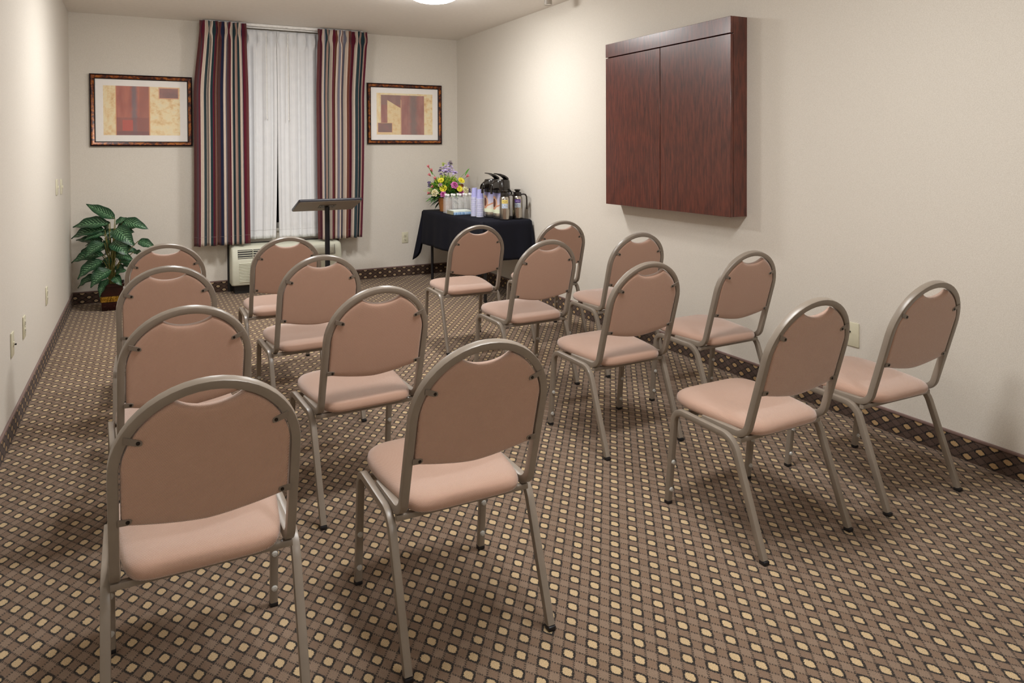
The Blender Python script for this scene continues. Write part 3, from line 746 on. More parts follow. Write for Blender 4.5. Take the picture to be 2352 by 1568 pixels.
def cloth():
    b = MB(); ring = []; nc = 13
    per = []
    corners = [((TX0, TY0), PI, 'nl'), ((TX1, TY0), 1.5*PI, 'nr'), ((TX1, TY1), 0, 'fr'), ((TX0, TY1), PI/2, 'fl')]
    ne = [16, 36, 16, 36]
    for k, ((cx, cy), a0, _) in enumerate(corners):
        for i in range(nc):
            f = i/(nc-1); a = a0 + PI/2*f
            per.append((cx, cy, a, math.sin(PI*f)**0.8, k))
        nx, ny = corners[(k+1) % 4][0]; a1 = a0 + PI/2
        for i in range(1, ne[k]):
            f = i/ne[k]; per.append((cx+(nx-cx)*f, cy+(ny-cy)*f, a1, 0.0, k+10))
    n = len(per); nv = 16; vs = []; fs = []
    vs += [(p[0], p[1], TZ+0.003) for p in per]
    LC = {0: 0.47, 1: 0.42, 2: 0.45, 3: 0.54}
    for j in range(1, nv+1):
        v = j/nv
        for i, (px, py, a, c, k) in enumerate(per):
            L = 0.355 + ((LC[k] - 0.355)*c if k < 10 else 0)
            wig = math.sin(i*0.55)*0.010 + math.sin(i*1.25+1)*0.006
            if k < 10: off = 0.010 + v*(0.018 + 0.085*c*(1 if k in (0, 3) else 0.5)); wig2 = 0.02*math.sin(a*6)*v
            else: off = 0.010 + v*0.018 + wig*v; wig2 = 0
            x = px + math.cos(a)*(off+wig2); y = py + math.sin(a)*(off+wig2)
            z = TZ + 0.003 - (0.006 if j == 1 else 0) - L*(v if j > 1 else 0.02)
            x = min(x, XR-0.012); vs.append((x, y, z))
    for j in range(nv):
        for i in range(n): fs.append((j*n+i, j*n+(i+1) % n, (j+1)*n+(i+1) % n, (j+1)*n+i))
    fs.append(list(range(n)))
    b.add(vs, fs)
    o = b.build('tablecloth', M['cloth'], None, autosmooth=False)
    me = o.data
    s_ = o.modifiers.new('thickness', 'SOLIDIFY'); s_.thickness = 0.0015; s_.offset = 1
    return o
tc = cloth(); tag(tc, 'black cloth draped over the refreshment table in the corner', 'tablecloth')
Z0 = TZ + 0.0048

# water bottles
m = MT('bottle_plastic', 0.08, 0, 1.0); m.inp('Alpha', 0.2); m.inp('Coat Weight', 1.0); m.inp('Coat Roughness', 0.03); m.color(m.mix(m.noise(30), 'e9ecec', 'ffffff')); M['pet'] = m.mat
M['bcap'] = plain('white_cap', 'efeff0', 0.4)
def make_bottle():
    t = thing('water_bottle', 'clear plastic water bottle with white cap in the cluster before the flowers', 'bottle', (0,0,0), 0, 'water bottles on the black table')
    pr = [(0.0005, 0.002), (0.022, 0.0), (0.029, 0.004), (0.030, 0.012)]
    z = 0.012
    for i in range(9):
        pr += [(0.030, z+0.003), (0.0275, z+0.0065), (0.030, z+0.010)]; z += 0.0125
    pr += [(0.030, z+0.006), (0.027, z+0.022), (0.019, z+0.038), (0.0125, z+0.048), (0.0122, z+0.056)]
    MB().lathe(pr, 20).build('body', M['pet'], t)
    zt = z+0.054
    MB().lathe([(0.0005, zt+0.019), (0.0130, zt+0.018), (0.0145, zt+0.015), (0.0145, zt), (0.0125, zt-0.001)], 16).build('cap', M['bcap'], t)
    return t
bot = make_bottle()
spots = [(2.727, 6.642), (2.793, 6.642), (2.859, 6.642), (2.925, 6.644), (2.991, 6.647), (2.730, 6.708), (2.796, 6.708), (2.862, 6.709), (2.928, 6.712), (2.994, 6.714)]
NUM = ['leftmost', 'second from the left', 'third from the left', 'fourth from the left', 'rightmost']
for i, (x, y) in enumerate(spots):
    o = bot if i == 0 else copy_tree(bot)
    o.location = (x, y, Z0); o.rotation_euler.z = i*0.7
    o['label'] = 'clear water bottle with white cap, %s' % ('front row behind the napkins, ' + NUM[i] if i < 5 else 'second row, ' + NUM[i-5])

# stacked paper cups, upside down
M['cup'] = plain('lavender_cup', 'a8a8da', 0.6, var=0.05, scale=80); M['cup_rim'] = plain('cup_rim', 'e6e6f4', 0.5)
def make_cup():
    t = thing('paper_cup', 'cup', 'cup')
    MB().lathe([(0.0335, 0.003), (0.0262, 0.092), (0.0252, 0.0925), (0.0245, 0.087), (0.0005, 0.087)], 24).build('wall', M['cup'], t)
    MB().lathe([(0.0335, 0.0045), (0.0362, 0.004), (0.0368, 0.0022), (0.0360, 0.0004), (0.0340, 0.0008), (0.0335, 0.0030), (0.0335, 0.0045)], 24).build('rim', M['cup_rim'], t)
    return t
cup0 = make_cup(); first = True
ORD = ['topmost', 'second', 'third', 'fourth', 'fifth', 'sixth', 'seventh', 'eighth', 'ninth', 'tenth', 'eleventh', 'twelfth', 'thirteenth', 'fourteenth', 'fifteenth', 'sixteenth', 'seventeenth', 'eighteenth', 'nineteenth', 'twentieth']
for (x, y, nn, txt) in ((2.845, 6.262, 20, 'in the taller upside-down stack by the napkins'), (2.852, 6.152, 19, 'in the shorter upside-down stack by the air pots')):
    for k in range(nn):
        o = cup0 if first else copy_tree(cup0); first = False
        o.location = (x, y, Z0 + k*0.0094); o.rotation_euler.z = k*1.1
        q = nn-1-k
        tag(o, '%s lavender paper cup %s%s' % (ORD[q], '' if q in (0,) else 'from the top ', txt), 'cup', 'upside-down stacks of paper cups')

# pack of napkins
M['film'] = plain('napkin_film', '8fa9c4', 0.2, var=0.12, scale=30)
m = MT('napkin_print', 0.35); x, y, z = m.co(); nn_ = m.noise(60, 3, vec=m.vec(x, y, z*0.2))
m.color(m.ramp(nn_, [(0.35, '5f86b8'), (0.5, '86aad0'), (0.62, 'c2d4e6')])); M['napkin_blue'] = m.mat
M['napkin_white'] = plain('napkin_white', 'e4ece6', 0.6, bump=0.001, bscale=120)
np_ = thing('napkin_pack', 'blue and white pack of paper napkins before the water bottles', 'napkins', (2.795, 6.51, Z0))
MB().rbox((-0.098, -0.085, 0.0), (0.1, 0.085, 0.028), 0.006, 2).build('wrapper', M['napkin_blue'], np_)
for i in range(5):
    MB().rbox((-0.094, -0.081, 0.0275+i*0.003), (0.096-i*0.001, 0.081, 0.0305+i*0.003), 0.0012, 1).build('napkin', M['napkin_white'], np_)
MB().rbox((-0.104, -0.08, 0.002), (-0.098, 0.08, 0.040), 0.002, 1).build('end_flap', plain('pack_flap', '8c8a72', 0.3), np_)

# air pots
def coffee_print(name):
    m = MT(name, 0.45); u, v, _ = m.co('UV')
    c = m.ramp(v, [(0.0, 'e3dfc4'), (0.25, 'd9d3c6'), (0.55, 'b9b4c4'), (1.0, '7f7dab')])
    uu = (u*3.0).fract()
    du = (uu - 0.33)*1.9; dv = v - 0.50
    r = (du*du + dv*dv*2.2)
    c = m.mix(r.lt(0.26), c, 'c99674'); c = m.mix(r.lt(0.14), c, 'e8d6c2'); c = m.mix(r.lt(0.115), c, m.mix(m.noise(6, 3, kind='UV'), '4a2418', '8a5a46'))
    sl = v - (uu*0.35) 
    c = m.mix(v.lt(0.17), c, 'dde3c6')
    c = m.mix(sl.gt(0.10)*sl.lt(0.17), c, 'c58a6c')
    m.color(c); return m.mat
M['coffee'] = coffee_print('coffee_print')
m = MT('brushed_steel', 0.25, 1.0); x, y, z = m.co(); m.color(m.mix(m.noise(8, 3, vec=m.vec(x*30, y*30, z)), 'a39c92', 'c6c0b6')); M['steel'] = m.mat
M['pump'] = plain('pump_black', '17120f', 0.22, 0, 0.15, spec=0.7)
def make_airpot():
    t = thing('air_pot', 'pot', 'coffee dispenser')
    n = 32
    MB().lathe([(0.0005, 0), (0.074, 0.0), (0.076, 0.004), (0.076, 0.012)], n).build('foot', M['black_plastic'], t)
    MB().lathe([(0.0765, 0.012), (0.0775, 0.015), (0.0775, 0.052), (0.0768, 0.055)], n).build('base_band', M['steel'], t)
    b = MB(); vs = []; uv = []; fs = []
    for i in range(n+1):
        a = 2*PI*i/n
        for j in range(5): z = 0.055 + 0.187*j/4; vs.append((0.0768*math.cos(a), 0.0768*math.sin(a), z)); uv.append((i/n, j/4))
    for i in range(n):
        for j in range(4): q = i*5+j; fs.append((q, q+5, q+6, q+1))
    b.add(vs, fs, True, 0, uv); b.build('printed_wrap', M['coffee'], t, fixn=False)
    n_before = len(COL.objects)
    MB().lathe([(0.0768, 0.268), (0.080, 0.272), (0.080, 0.315), (0.079, 0.316), (0.079, 0.319), (0.080, 0.320), (0.077, 0.375), (0.070, 0.388), (0.04, 0.392), (0.0005, 0.393)], n).build('pump_head', M['pump'], t)
    hd = kids(t)[-1]
    # spout hood over the front (local -x)
    hb = MB()
    def hood(u, v):
        a = PI*(u-0.5)*0.95; wdt = 0.042*(1-0.35*v)
        return (-0.055 - 0.085*v, wdt*math.sin(a), 0.30 + (0.085*math.cos(a) if abs(u-0.5) < 0.5 else 0)*(1-0.42*v*v) + 0.0)
    hb.grid(hood, 12, 8); hb.build('spout_hood', M['pump'], hd, fixn=False); ho = kids(hd)[-1]; s_ = ho.modifiers.new('thickness', 'SOLIDIFY'); s_.thickness = 0.006
    MB().tube([(-0.128, 0, 0.335), (-0.134, 0, 0.30), (-0.134, 0, 0.262)], 0.012, 12).build('spout', M['pump'], hd)
    # lever
    lv = [(-0.005, 0, 0.392), (0.02, 0, 0.405)]
    path = [(0.066, 0.390), (0.050, 0.404), (0.016, 0.424), (-0.035, 0.440), (-0.088, 0.448)]
    b = MB(); vs = []; fs = []
    for i, (px, pz) in enumerate(path):
        w_ = 0.03 - 0.014*(i/4)**1.5; th = 0.011 - 0.008*(i/4)
        for sy, sz_ in ((-1, -1), (1, -1), (1, 1), (-1, 1)): vs.append((px, sy*w_, pz + sz_*th))
    for i in range(4):
        for q in range(4): fs.append((i*4+q, i*4+(q+1) % 4, (i+1)*4+(q+1) % 4, (i+1)*4+q))
    fs += [(3, 2, 1, 0), (16, 17, 18, 19)]
    b.add(vs, fs); b.build('pump_lever', M['pump'], t)
    # carry handle folded down at the rear
    MB().tube([(0.02, -0.079, 0.30), (0.045, -0.072, 0.287), (0.085, -0.052, 0.256), (0.105, 0, 0.246), (0.085, 0.052, 0.256), (0.045, 0.072, 0.287), (0.02, 0.079, 0.30)], 0.0075, 8).build('carry_handle', M['pump'], t)
    for zz in (0.325, 0.345): MB().tube([(0.078, 0, zz), (0.09, 0, zz)], 0.006, 8).build('hinge', M['pump'], hd)
    for o_ in [q for q in COL.objects if q.parent == t and q.name.split('.')[0] in ('pump_head', 'pump_lever', 'carry_handle')]: o_.location.z = -0.028
    return t
AP = make_airpot()
for i, (x, y, a, txt) in enumerate(((2.942, 6.067, 0.35, 'tall coffee air pot with printed cup picture, beside the paper cups'), (2.950, 5.890, 0.35, 'tall coffee air pot with printed cup picture, behind the steel carafe'))):
    o = AP if i == 0 else copy_tree(AP)
    o.location = (x, y, Z0); o.rotation_euler.z = a; tag(o, txt, 'coffee dispenser', 'coffee air pots')

# carafes
def make_carafe(i, x, y, a, hd, c_hi, txt_c, label):
    t = thing('thermal_carafe', label, 'carafe', (x, y, Z0), a, 'thermal carafes')
    n = 28
    MB().lathe([(0.0005, 0), (0.044, 0), (0.0455, 0.003), (0.0455, 0.01)], n).build('foot', M['black_plastic'], t)
    MB().lathe([(0.0455, 0.010), (0.0462, 0.013), (0.0462, 0.185), (0.044, 0.202), (0.037, 0.212)], n).build('body', M['steel'], t); bd = kids(t)[-1]
    # label wrapped on the viewer's side
    def strip(z0, z1, mat, nm):
        def fn(u, v): aa = -PI/2 - 0.62 + 1.24*u; return (0.0466*math.cos(aa), 0.0466*math.sin(aa), z0+(z1-z0)*v)
        MB().grid(fn, 10, 2).build(nm, mat, bd, fixn=False)
    m = MT('carafe_label_%d' % i, 0.5); u, v, _ = m.co('UV')
    txt = m.noise(14, 2, vec=m.vec(u*1.6, v*0.3, float(i)))
    mk = rect(u, v, (0.14, 0.86, 0.32, 0.66))*txt.gt(0.5)
    m.color(m.mix(mk, c_hi, txt_c)); strip(0.152, 0.184, m.mat, 'name_label')
    m2 = MT('carafe_picture_%d' % i, 0.5); q = m2.noise(5, 4, kind='UV'); m2.color(m2.ramp(q, [(0.35, '7f8fb0'), (0.5, 'b9c6d8'), (0.65, 'd6dde2')])); strip(0.108, 0.150, m2.mat, 'picture_label')
    MB().lathe([(0.037, 0.208), (0.0385, 0.214), (0.0365, 0.245), (0.030, 0.250), (0.020, 0.251), (0.0005, 0.251)], n).build('lid', M['pump'], t); ld = kids(t)[-1]
    if hd: MB().lathe([(0.018, 0.250), (0.020, 0.258), (0.030, 0.264), (0.031, 0.269), (0.022, 0.275), (0.0005, 0.276)], n).build('plunger', M['pump'], ld)
    else: MB().lathe([(0.026, 0.250), (0.030, 0.258), (0.030, 0.266), (0.024, 0.270), (0.0005, 0.271)], n).build('plunger', M['pump'], ld)
    MB().sweep([(-0.030, 0, 0.246), (-0.045, 0, 0.250), (-0.054, 0, 0.250)], (0, 1, 0), 0.012, 0.004, 0.002).build('spout', M['pump'], ld)
    MB().sweep([(0.036, 0, 0.226), (0.055, 0, 0.229), (0.074, 0, 0.224), (0.084, 0, 0.206), (0.086, 0, 0.17), (0.086, 0, 0.09)], (0, 1, 0), 0.011, 0.007, 0.004).build('handle', M['pump'], t)
make_carafe(0, 2.918, 5.764, -0.42, False, 'dcc874', '8a7a30', 'steel thermal carafe with yellow label at the table corner')
make_carafe(1, 3.066, 5.795, -0.42, True, '4a2a7c', 'cfc3e6', 'steel thermal carafe with purple label beside the right wall')

# ------------------------------------------------------------------ flower arrangement
RV = Vector((math.cos(0.4793), -math.sin(0.4793), 0)); DV = Vector((math.sin(0.4793), math.cos(0.4793), 0)); UP = Vector((0, 0, 1))
M['terracotta'] = plain('basket_orange', 'b5763f', 0.6, var=0.15, scale=25, bump=0.002, bscale=90)
FA = thing('flower_arrangement', 'mixed artificial flowers in an orange pot on the corner table', 'flowers', (2.823, 6.935, Z0))
MB().lathe([(0.0005, 0.002), (0.062, 0.0), (0.066, 0.006), (0.085, 0.125), (0.09, 0.13), (0.09, 0.142), (0.084, 0.142), (0.078, 0.125), (0.0005, 0.122)], 24).build('pot', M['terracotta'], FA)
def fp(cx, cy, d):    # arrangement coordinates: right, depth, up
    return RV*((cx-775)*0.000405) + DV*d + UP*((1400-cy)*0.000405)
M['yellow'] = plain('yellow_petal', 'e2d63a', 0.6); M['ycore'] = plain('yellow_core', 'b99b1c', 0.7)
M['pinkp'] = plain('pink_petal', 'cf6fae', 0.6, var=0.15); M['coral'] = plain('coral_petal', 'e38a90', 0.6, var=0.12)
M['creamp'] = plain('cream_petal', 'e9e2b8', 0.6); M['lav'] = plain('lavender_petal', 'b9a8d2', 0.65, var=0.15); M['dpurple'] = plain('purple_sprig', '5a4b6e', 0.7)
M['leafg'] = plain('leaf_green', '4f8a2a', 0.55, var=0.35, scale=60); M['leafy'] = plain('leaf_yellowgreen', 'a3b644', 0.55, var=0.25, scale=60); M['leafd'] = plain('leaf_dark', '26512a', 0.55, var=0.3, scale=60)
def basis(n):
    n = n.normalized(); a = Vector((0.3, 0.2, 0.9)); 
    if abs(n.dot(a)) > 0.9: a = Vector((1, 0, 0))
    u = n.cross(a).normalized(); return u, n.cross(u), n
def petals(b, c, n, cnt, r0, r1, wd, lift, a0=0.0):
    u, v, n = basis(n)
    for i in range(cnt):
        a = a0 + 2*PI*i/cnt; d = u*math.cos(a) + v*math.sin(a); s_ = -u*math.sin(a) + v*math.cos(a)
        vs = []
        for t, w_ in ((0, 0.35), (0.4, 0.9), (0.75, 1.0), (1.0, 0.25)):
            p = c + d*(r0+(r1-r0)*t) + n*(lift*math.sin(t*PI*0.6))
            vs += [p - s_*wd*w_, p + n*0.002, p + s_*wd*w_]
        fs = []
        for k in range(3):
            for q in range(2): fs.append((k*3+q, k*3+q+1, k*3+q+4, k*3+q+3))
        b.add(vs, fs)
def face(p):
    return (Vector((p.x, p.y, (p.z-0.16)*1.1)) - DV*0.16 + UP*0.05)
for (cx, cy, d, s) in ((665, 605, -0.08, 1.0), (735, 800, -0.12, 1.15), (1180, 610, -0.06, 1.1), (1140, 815, -0.10, 1.0)):
    p = fp(cx, cy, d); b = MB(); petals(b, p, face(p), 13, 0.006, 0.036*s, 0.0075, 0.008); petals(b, p, face(p), 11, 0.005, 0.026*s, 0.006, 0.014, 0.2)
    f = b.build('yellow_daisy', M['yellow'], FA, fixn=False)
    u, v, nn_ = basis(face(p)); b = MB().lathe([(0.010, 0.004), (0.008, 0.011), (0.0005, 0.013)], 10); b.v = [tuple(p + u*q[0] + v*q[1] + nn_*q[2]) for q in b.v]; b.build('flower_centre', M['ycore'], f)
def rose(cx, cy, d, s, mat, nm):
    p = fp(cx, cy, d); b = MB(); n_ = face(p)
    for k, (cnt, r1, lf) in enumerate(((6, 0.042, 0.008), (6, 0.034, 0.018), (5, 0.024, 0.028), (4, 0.014, 0.034))): petals(b, p, n_, cnt, 0.003, r1*s, 0.017*s*(1-0.15*k), lf*s*1.3, k*0.5)
    b.build(nm, mat, FA, fixn=False)
rose(1010, 730, -0.11, 1.0, M['pinkp'], 'pink_rose'); rose(735, 945, -0.13, 0.85, M['pinkp'], 'pink_rose'); rose(1180, 920, -0.06, 0.9, M['pinkp'], 'pink_rose')
rose(530, 915, -0.10, 1.05, M['creamp'], 'cream_carnation'); rose(1275, 860, -0.05, 0.95, M['creamp'], 'cream_carnation'); rose(660, 720, -0.10, 0.6, plain('pale_pink', 'd9b9c9', 0.6), 'pale_pink_flower')
rose(1190, 740, -0.05, 0.5, plain('rust_petal', '9a5a34', 0.6), 'rust_flower')
for (cx, cy, d, dx, dy) in ((390, 495, -0.02, -0.5, 0.6), (430, 380, -0.01, -0.4, 0.8), (345, 290, 0, -0.4, 0.9), (525, 590, -0.06, -0.2, 0.7), (480, 785, -0.06, -0.5, 0.4), (395, 930, -0.05, -0.8, 0.1), (1300, 530, 0.0, 0.6, 0.6)):
    p = fp(cx, cy, d); b = MB(); ax_ = (RV*dx + UP*dy - DV*0.4); petals(b, p, ax_, 5, 0.002, 0.016, 0.009, 0.034); petals(b, p, ax_, 4, 0.002, 0.010, 0.007, 0.036, 0.4)
    b.build('coral_gladiolus', M['coral'], FA, fixn=False)
rnd = random.Random(5)
def floret_cluster(pts, r, mat, nm, cnt):
    b = MB()
    for (cx, cy, d) in pts:
        c = fp(cx, cy, d)
        for i in range(cnt):
            o_ = Vector((rnd.gauss(0, 1), rnd.gauss(0, 1), rnd.gauss(0, 1)))*r
            petals(b, c+o_, face(c+o_) + o_*4, 5, 0.001, 0.014, 0.007, 0.004, rnd.random())
    b.build(nm, mat, FA, fixn=False)
floret_cluster([(850, 245, 0.02), (830, 300, 0.0)], 0.013, M['lav'], 'lavender_spike', 8)
floret_cluster([(725, 290, 0.01), (760, 340, 0.0)], 0.012, M['lav'], 'lavender_spike', 7)
floret_cluster([(925, 310, 0.01), (860, 370, 0.0), (790, 345, 0.0)], 0.011, M['lav'], 'lavender_spike', 6)
floret_cluster([(985, 410, 0.0), (1030, 420, 0.01)], 0.011, M['lav'], 'lavender_spike', 6)
floret_cluster([(680, 450, 0.0), (650, 365, 0.0)], 0.012, M['dpurple'], 'purple_sprig', 5)
floret_cluster([(885, 150, 0.03), (890, 195, 0.03)], 0.010, plain('mauve_bud', '7d6f78', 0.7), 'bud_spike', 6)
floret_cluster([(690, 180, 0.03), (700, 210, 0.03)], 0.010, M['leafy'], 'bud_spike', 4)
floret_cluster([(330, 675, -0.02), (375, 735, -0.02)], 0.011, M['dpurple'], 'purple_sprig', 5)
floret_cluster([(1370, 880, 0.0), (1390, 930, 0.0)], 0.011, M['dpurple'], 'purple_sprig', 4)
# foliage blades: too many and too fine to pick apart
def blades(nm, mat, cnt, wd, spread, lmin, lmax, zoff, seed):
    r_ = random.Random(seed); b = MB()
    for i in range(cnt):
        a = r_.uniform(0, 2*PI); el = r_.uniform(*spread); L = r_.uniform(lmin, lmax)
        d = Vector((math.cos(a)*math.cos(el), math.sin(a)*math.cos(el), math.sin(el)))
        if d.y < -0.15 and el < 0.8: el = r_.uniform(0.8, 1.2); d = Vector((math.cos(a)*math.cos(el), math.sin(a)*math.cos(el), math.sin(el)))
        d.y = min(d.y, 0.75); p0 = Vector((d.x*0.04, d.y*0.04, 0.13+zoff)); s_ = d.cross(UP).normalized()*wd
        if p0.x + d.x*L > 0.33: L *= 0.7
        vs = []
        for t, k in ((0.25, 0.5), (0.55, 1.0), (0.8, 0.8), (1.0, 0.05)):
            p = p0 + d*L*t - UP*(0.10*L*t*t*(1.5-math.sin(el))*2)
            vs += [p - s_*k, p + UP*0.002, p + s_*k]
        fs = []
        for k in range(3):
            for q in range(2): fs.append((k*3+q, k*3+q+1, k*3+q+4, k*3+q+3))
        b.add(vs, fs)
    o = b.build(nm, mat, FA, fixn=False); o['kind'] = 'stuff'
blades('foliage', M['leafg'], 160, 0.007, (0.5, 1.5), 0.14, 0.25, 0.0, 1)
blades('foliage', M['leafy'], 160, 0.006, (0.5, 1.45), 0.16, 0.26, 0.0, 2)
blades('foliage', M['leafd'], 90, 0.011, (-0.35, 0.3), 0.10, 0.19, 0.0, 3)
def bush(nm, mat, cnt, rad, zc, ll, ww, seed):
    r_ = random.Random(seed); b = MB()
    for i in range(cnt):
        q = Vector((r_.gauss(0, 1), r_.gauss(0, 1), r_.gauss(0, 1))).normalized()
        if q.z < -0.55: q.z = -q.z
        k = r_.uniform(0.55, 1.0); p = Vector((q.x*rad[0]*k, q.y*rad[1]*k, zc + q.z*rad[2]*k))
        d = (q + Vector((r_.gauss(0, .4), r_.gauss(0, .4), r_.gauss(0, .4)+0.3))).normalized(); s_ = d.cross(Vector((r_.gauss(0, 1), r_.gauss(0, 1), r_.gauss(0, 1)))).normalized()*ww
        L = ll*r_.uniform(0.6, 1.2); n_ = s_.cross(d).normalized()*0.004; vs = []
        for t, w_ in ((0, 0.2), (0.35, 1.0), (0.7, 0.75), (1.0, 0.05)): vs += [p + d*L*t - s_*w_, p + d*L*t + n_, p + d*L*t + s_*w_]
        b.add(vs, [(k2*3+j, k2*3+j+1, k2*3+j+4, k2*3+j+3) for k2 in range(3) for j in range(2)])
    o = b.build(nm, mat, FA, fixn=False); o['kind'] = 'stuff'
bush('foliage', M['leafg'], 420, (0.165, 0.13, 0.12), 0.215, 0.045, 0.006, 21)
bush('foliage', M['leafy'], 330, (0.160, 0.125, 0.135), 0.225, 0.042, 0.0055, 22)
bush('foliage', M['leafd'], 420, (0.150, 0.12, 0.095), 0.185, 0.05, 0.010, 23)
# long stems
for (cx, cy, d) in ((345, 290, 0), (850, 245, 0.02), (885, 150, 0.03), (690, 180, 0.03), (1385, 300, 0.02), (1300, 530, 0.0), (330, 675, -0.02), (985, 410, 0), (725, 290, 0.01)):
    e = fp(cx, cy, d); MB().tube([(0, 0, 0.12), (e.x*0.4, e.y*0.4, 0.12+(e.z-0.12)*0.55), tuple(e)], [0.003, 0.0025, 0.0015], 5).build('stem', M['leafg'], FA)
for (cx, cy, cx2, cy2, d) in ((1270, 480, 1385, 300, 0.02), (430, 460, 330, 270, 0.0), (560, 1000, 260, 1150, -0.03), (520, 1040, 390, 1180, -0.05), (600, 1040, 480, 1150, -0.08), (520, 980, 270, 980, 0.0)):
    a_, e = fp(cx, cy, d), fp(cx2, cy2, d); b = MB(); s_ = (e-a_).cross(DV).normalized()*0.008; vs = []
    for t, k in ((0, 0.4), (0.35, 1), (0.7, 0.8), (1, 0.05)): p = a_.lerp(e, t) + UP*0.012*math.sin(PI*t); vs += [p-s_*k, p-DV*0.002, p+s_*k]
    b.add(vs, [(k*3+q, k*3+q+1, k*3+q+4, k*3+q+3) for k in range(3) for q in range(2)]); b.build('long_leaf', M['leafg'], FA, fixn=False)

# ------------------------------------------------------------------ potted plant
m = MT('dieffenbachia_leaf', 0.42, 0, 0.5)
u, v, _ = m.co('UV')
du = (u - 0.5).abs()*2.0
vein = ((v*62.0 - du*16.0).m('SINE'))
nz = m.noise(9, 3, vec=m.vec(u*2, v*3, 0.0)); nz2 = m.noise(40, 3)
pale = (vein.smooth(0.0, 0.7)*(du + (nz - 0.5)*0.7).smooth(0.9, 0.3)).max(du.lt(0.04)*0.8)
edge = v.smooth(0.0, 0.12)*v.smooth(1.0, 0.85)
c = m.mix(nz2, '082a15', '114526'); m.color(m.mix(pale*edge*(nz.smooth(0.35, 0.65))*0.8, c, '9ccb98')); M['dief'] = m.mat
M['dstem'] = plain('plant_stem', '6d6a35', 0.6, var=0.3); M['pot'] = plain('pot_lacquer', '2a0e0c', 0.22, var=0.3, scale=14)
m = MT('gold_band', 0.35, 0.7); n1 = m.noise(90, 4, 0.7); m.color(m.ramp(n1, [(0.35, '4a330c'), (0.5, 'a37a24'), (0.65, 'd6ac4c')])); m.bump(n1, 0.002, 0.6); M['gold'] = m.mat
PP = thing('potted_plant', 'artificial dieffenbachia with variegated leaves in a dark pot, left corner', 'plant', (-0.247, 7.125, 0))
def sq(prof, mat, nm, par, rot=0.0):
    b = MB(); vs = []; fs = []
    for r, z in prof:
        for i in range(4):
            for (cx, cy) in (((1, 1), (-1, 1), (-1, -1), (1, -1))[i],):
                for (ox, oy) in (((0, -0.06), (-0.06, 0)), ((0.06, 0), (0, -0.06)), ((0, 0.06), (0.06, 0)), ((-0.06, 0), (0, 0.06)))[i]:
                    vs.append((r*(cx+ox), r*(cy+oy), z))
    k = 8
    for j in range(len(prof)-1):
        for i in range(k): fs.append((j*k+i, j*k+(i+1) % k, (j+1)*k+(i+1) % k, (j+1)*k+i))
    fs.append(list(range(k))[::-1]); fs.append([(len(prof)-1)*k+i for i in range(k)])
    b.add(vs, fs, False); return b.build(nm, mat, par)
sq([(0.071, 0), (0.074, 0.004), (0.078, 0.075)], M['pot'], 'pot_foot', PP)
sq([(0.079, 0.075), (0.0845, 0.078), (0.0865, 0.122), (0.082, 0.125)], M['gold'], 'gold_band', PP)
sq([(0.081, 0.125), (0.089, 0.205), (0.098, 0.208), (0.100, 0.232), (0.092, 0.235), (0.088, 0.215), (0.02, 0.213)], M['pot'], 'pot', PP)
def leaf_rows(b, base, tip, wd, nrm, curl):
    ax_ = tip-base; L = ax_.length; t_ = ax_/L; s_ = t_.cross(nrm).normalized(); n_ = s_.cross(t_).normalized()
    if n_.dot(nrm) < 0: n_ = -n_
    nu, nv = 6, 12
    def prof(v): return (math.sin(PI*min(1, v**0.72))**0.85)*(1 - 0.15*v) + 0.004
    def fn(u, v):
        k = (u-0.5)*2; w_ = wd*prof(v)
        rip = 0.006*math.sin(v*17 + (3 if k > 0 else 0))*abs(k)
        return base + ax_*v + s_*(k*w_) + n_*(abs(k)*w_*0.42 - 0.05*wd + curl*L*math.sin(PI*v)*0.9 + rip)
    b.grid(fn, nu, nv)
def pp(cx, cy, d): return RV*((cx-675)*0.000725) + DV*d + UP*((1395-cy)*0.000725)
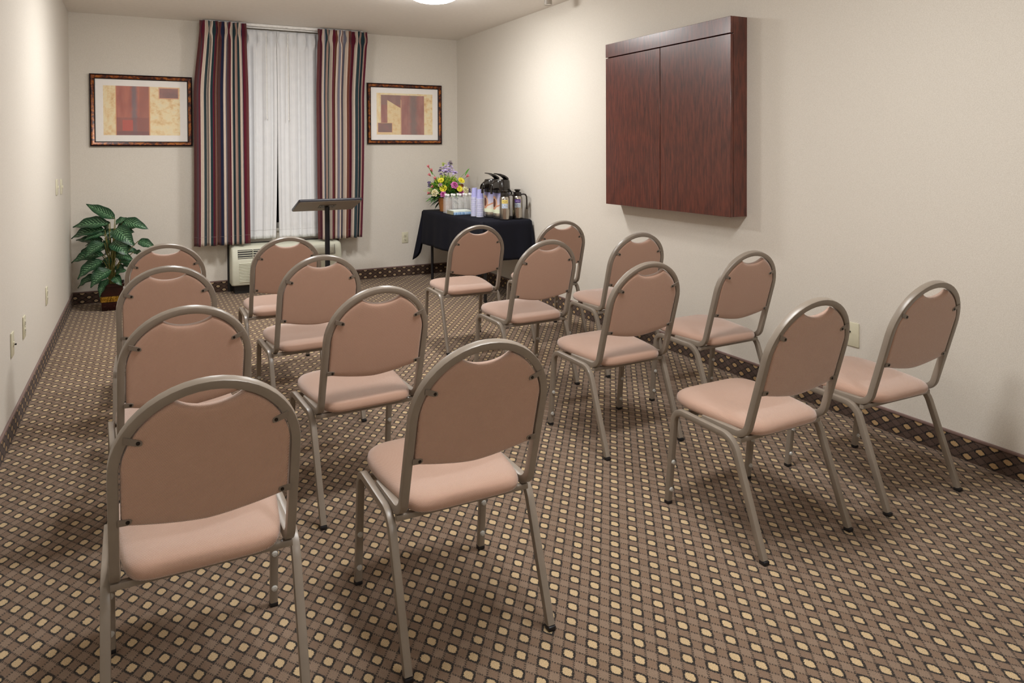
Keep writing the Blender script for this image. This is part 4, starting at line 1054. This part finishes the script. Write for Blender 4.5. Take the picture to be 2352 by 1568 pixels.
LV = [((705, 310), (335, 130), 62, 0.05, 0.02), ((640, 372), (195, 408), 78, 0.02, 0.10), ((600, 440), (172, 548), 72, 0.0, 0.12), ((615, 485), (372, 560), 46, -0.05, 0.1),
      ((560, 610), (198, 572), 48, 0.06, 0.12), ((640, 590), (448, 755), 82, -0.12, 0.10), ((600, 740), (192, 835), 70, -0.03, 0.14), ((470, 660), (200, 800), 54, 0.08, 0.1),
      ((625, 800), (362, 1005), 80, -0.12, 0.12), ((740, 905), (555, 1092), 92, -0.17, 0.14), ((540, 985), (296, 1132), 50, -0.04, 0.14), ((420, 850), (250, 915), 34, 0.10, 0.1),
      ((700, 1010), (655, 1208), 46, -0.16, 0.16), ((715, 370), (875, 312), 44, 0.04, 0.12), ((800, 352), (1112, 435), 68, 0.02, 0.14), ((765, 415), (1025, 615), 88, -0.10, 0.14),
      ((760, 555), (985, 725), 80, -0.14, 0.12), ((1000, 575), (1210, 668), 52, 0.0, 0.1), ((755, 735), (988, 795), 52, -0.06, 0.12), ((770, 820), (965, 850), 34, 0.0, 0.1),
      ((745, 965), (905, 915), 46, -0.06, 0.1), ((745, 985), (872, 1088), 48, -0.10, 0.12), ((925, 712), (1048, 742), 30, 0.04, 0.08), ((790, 865), (940, 900), 34, 0.05, 0.1),
      ((640, 350), (560, 470), 60, 0.06, 0.1), ((700, 470), (900, 480), 66, 0.08, 0.1), ((690, 520), (520, 560), 60, 0.10, 0.1), ((690, 640), (830, 660), 60, 0.10, 0.1),
      ((660, 690), (500, 770), 56, 0.10, 0.1), ((700, 560), (760, 700), 56, 0.06, 0.1), ((720, 790), (860, 880), 42, 0.10, 0.1), ((640, 430), (700, 560), 54, 0.05, 0.1),
      ((650, 470), (480, 520), 56, 0.05, 0.1), ((720, 420), (940, 420), 60, 0.06, 0.1), ((740, 600), (930, 620), 58, 0.05, 0.1), ((620, 660), (400, 700), 56, 0.06, 0.1), ((610, 880), (420, 960), 52, 0.02, 0.1),
      ((760, 690), (960, 720), 50, 0.06, 0.1), ((660, 560), (600, 700), 56, 0.02, 0.1), ((710, 620), (720, 790), 50, 0.04, 0.1), ((650, 760), (640, 900), 50, 0.0, 0.1), ((730, 860), (800, 960), 44, 0.02, 0.1), ((560, 560), (330, 640), 50, 0.04, 0.1), ((640, 840), (480, 900), 46, 0.08, 0.1)]
stems = MB()
for i, (a_, e_, wd, d, cu) in enumerate(LV):
    base = pp(a_[0], a_[1], d*0.5); tip = pp(e_[0], e_[1], d)
    for q in (base, tip):
        lim = XL + 0.012 + 0.247
        if q.x < lim: q += DV*((lim-q.x)/DV.x)
        q.y = min(q.y, YB-7.125-0.02)
    nrm = UP*0.62 - DV*0.7 + (tip-base).normalized()*0.15
    b = MB(); leaf_rows(b, base, tip, wd*0.000725*1.18, nrm, cu)
    o = b.build('leaf', M['dief'], PP, fixn=False, autosmooth=False)
    root = Vector((0.02*math.sin(i*2.4), 0.02*math.cos(i*2.4), 0.21)); mid = Vector((base.x*0.35, base.y*0.35, root.z+(base.z-root.z)*0.62))
    MB().tube([root, mid, base, base.lerp(tip, 0.12)], [0.0045, 0.004, 0.003, 0.002], 6).build('petiole', M['dstem'], PP)
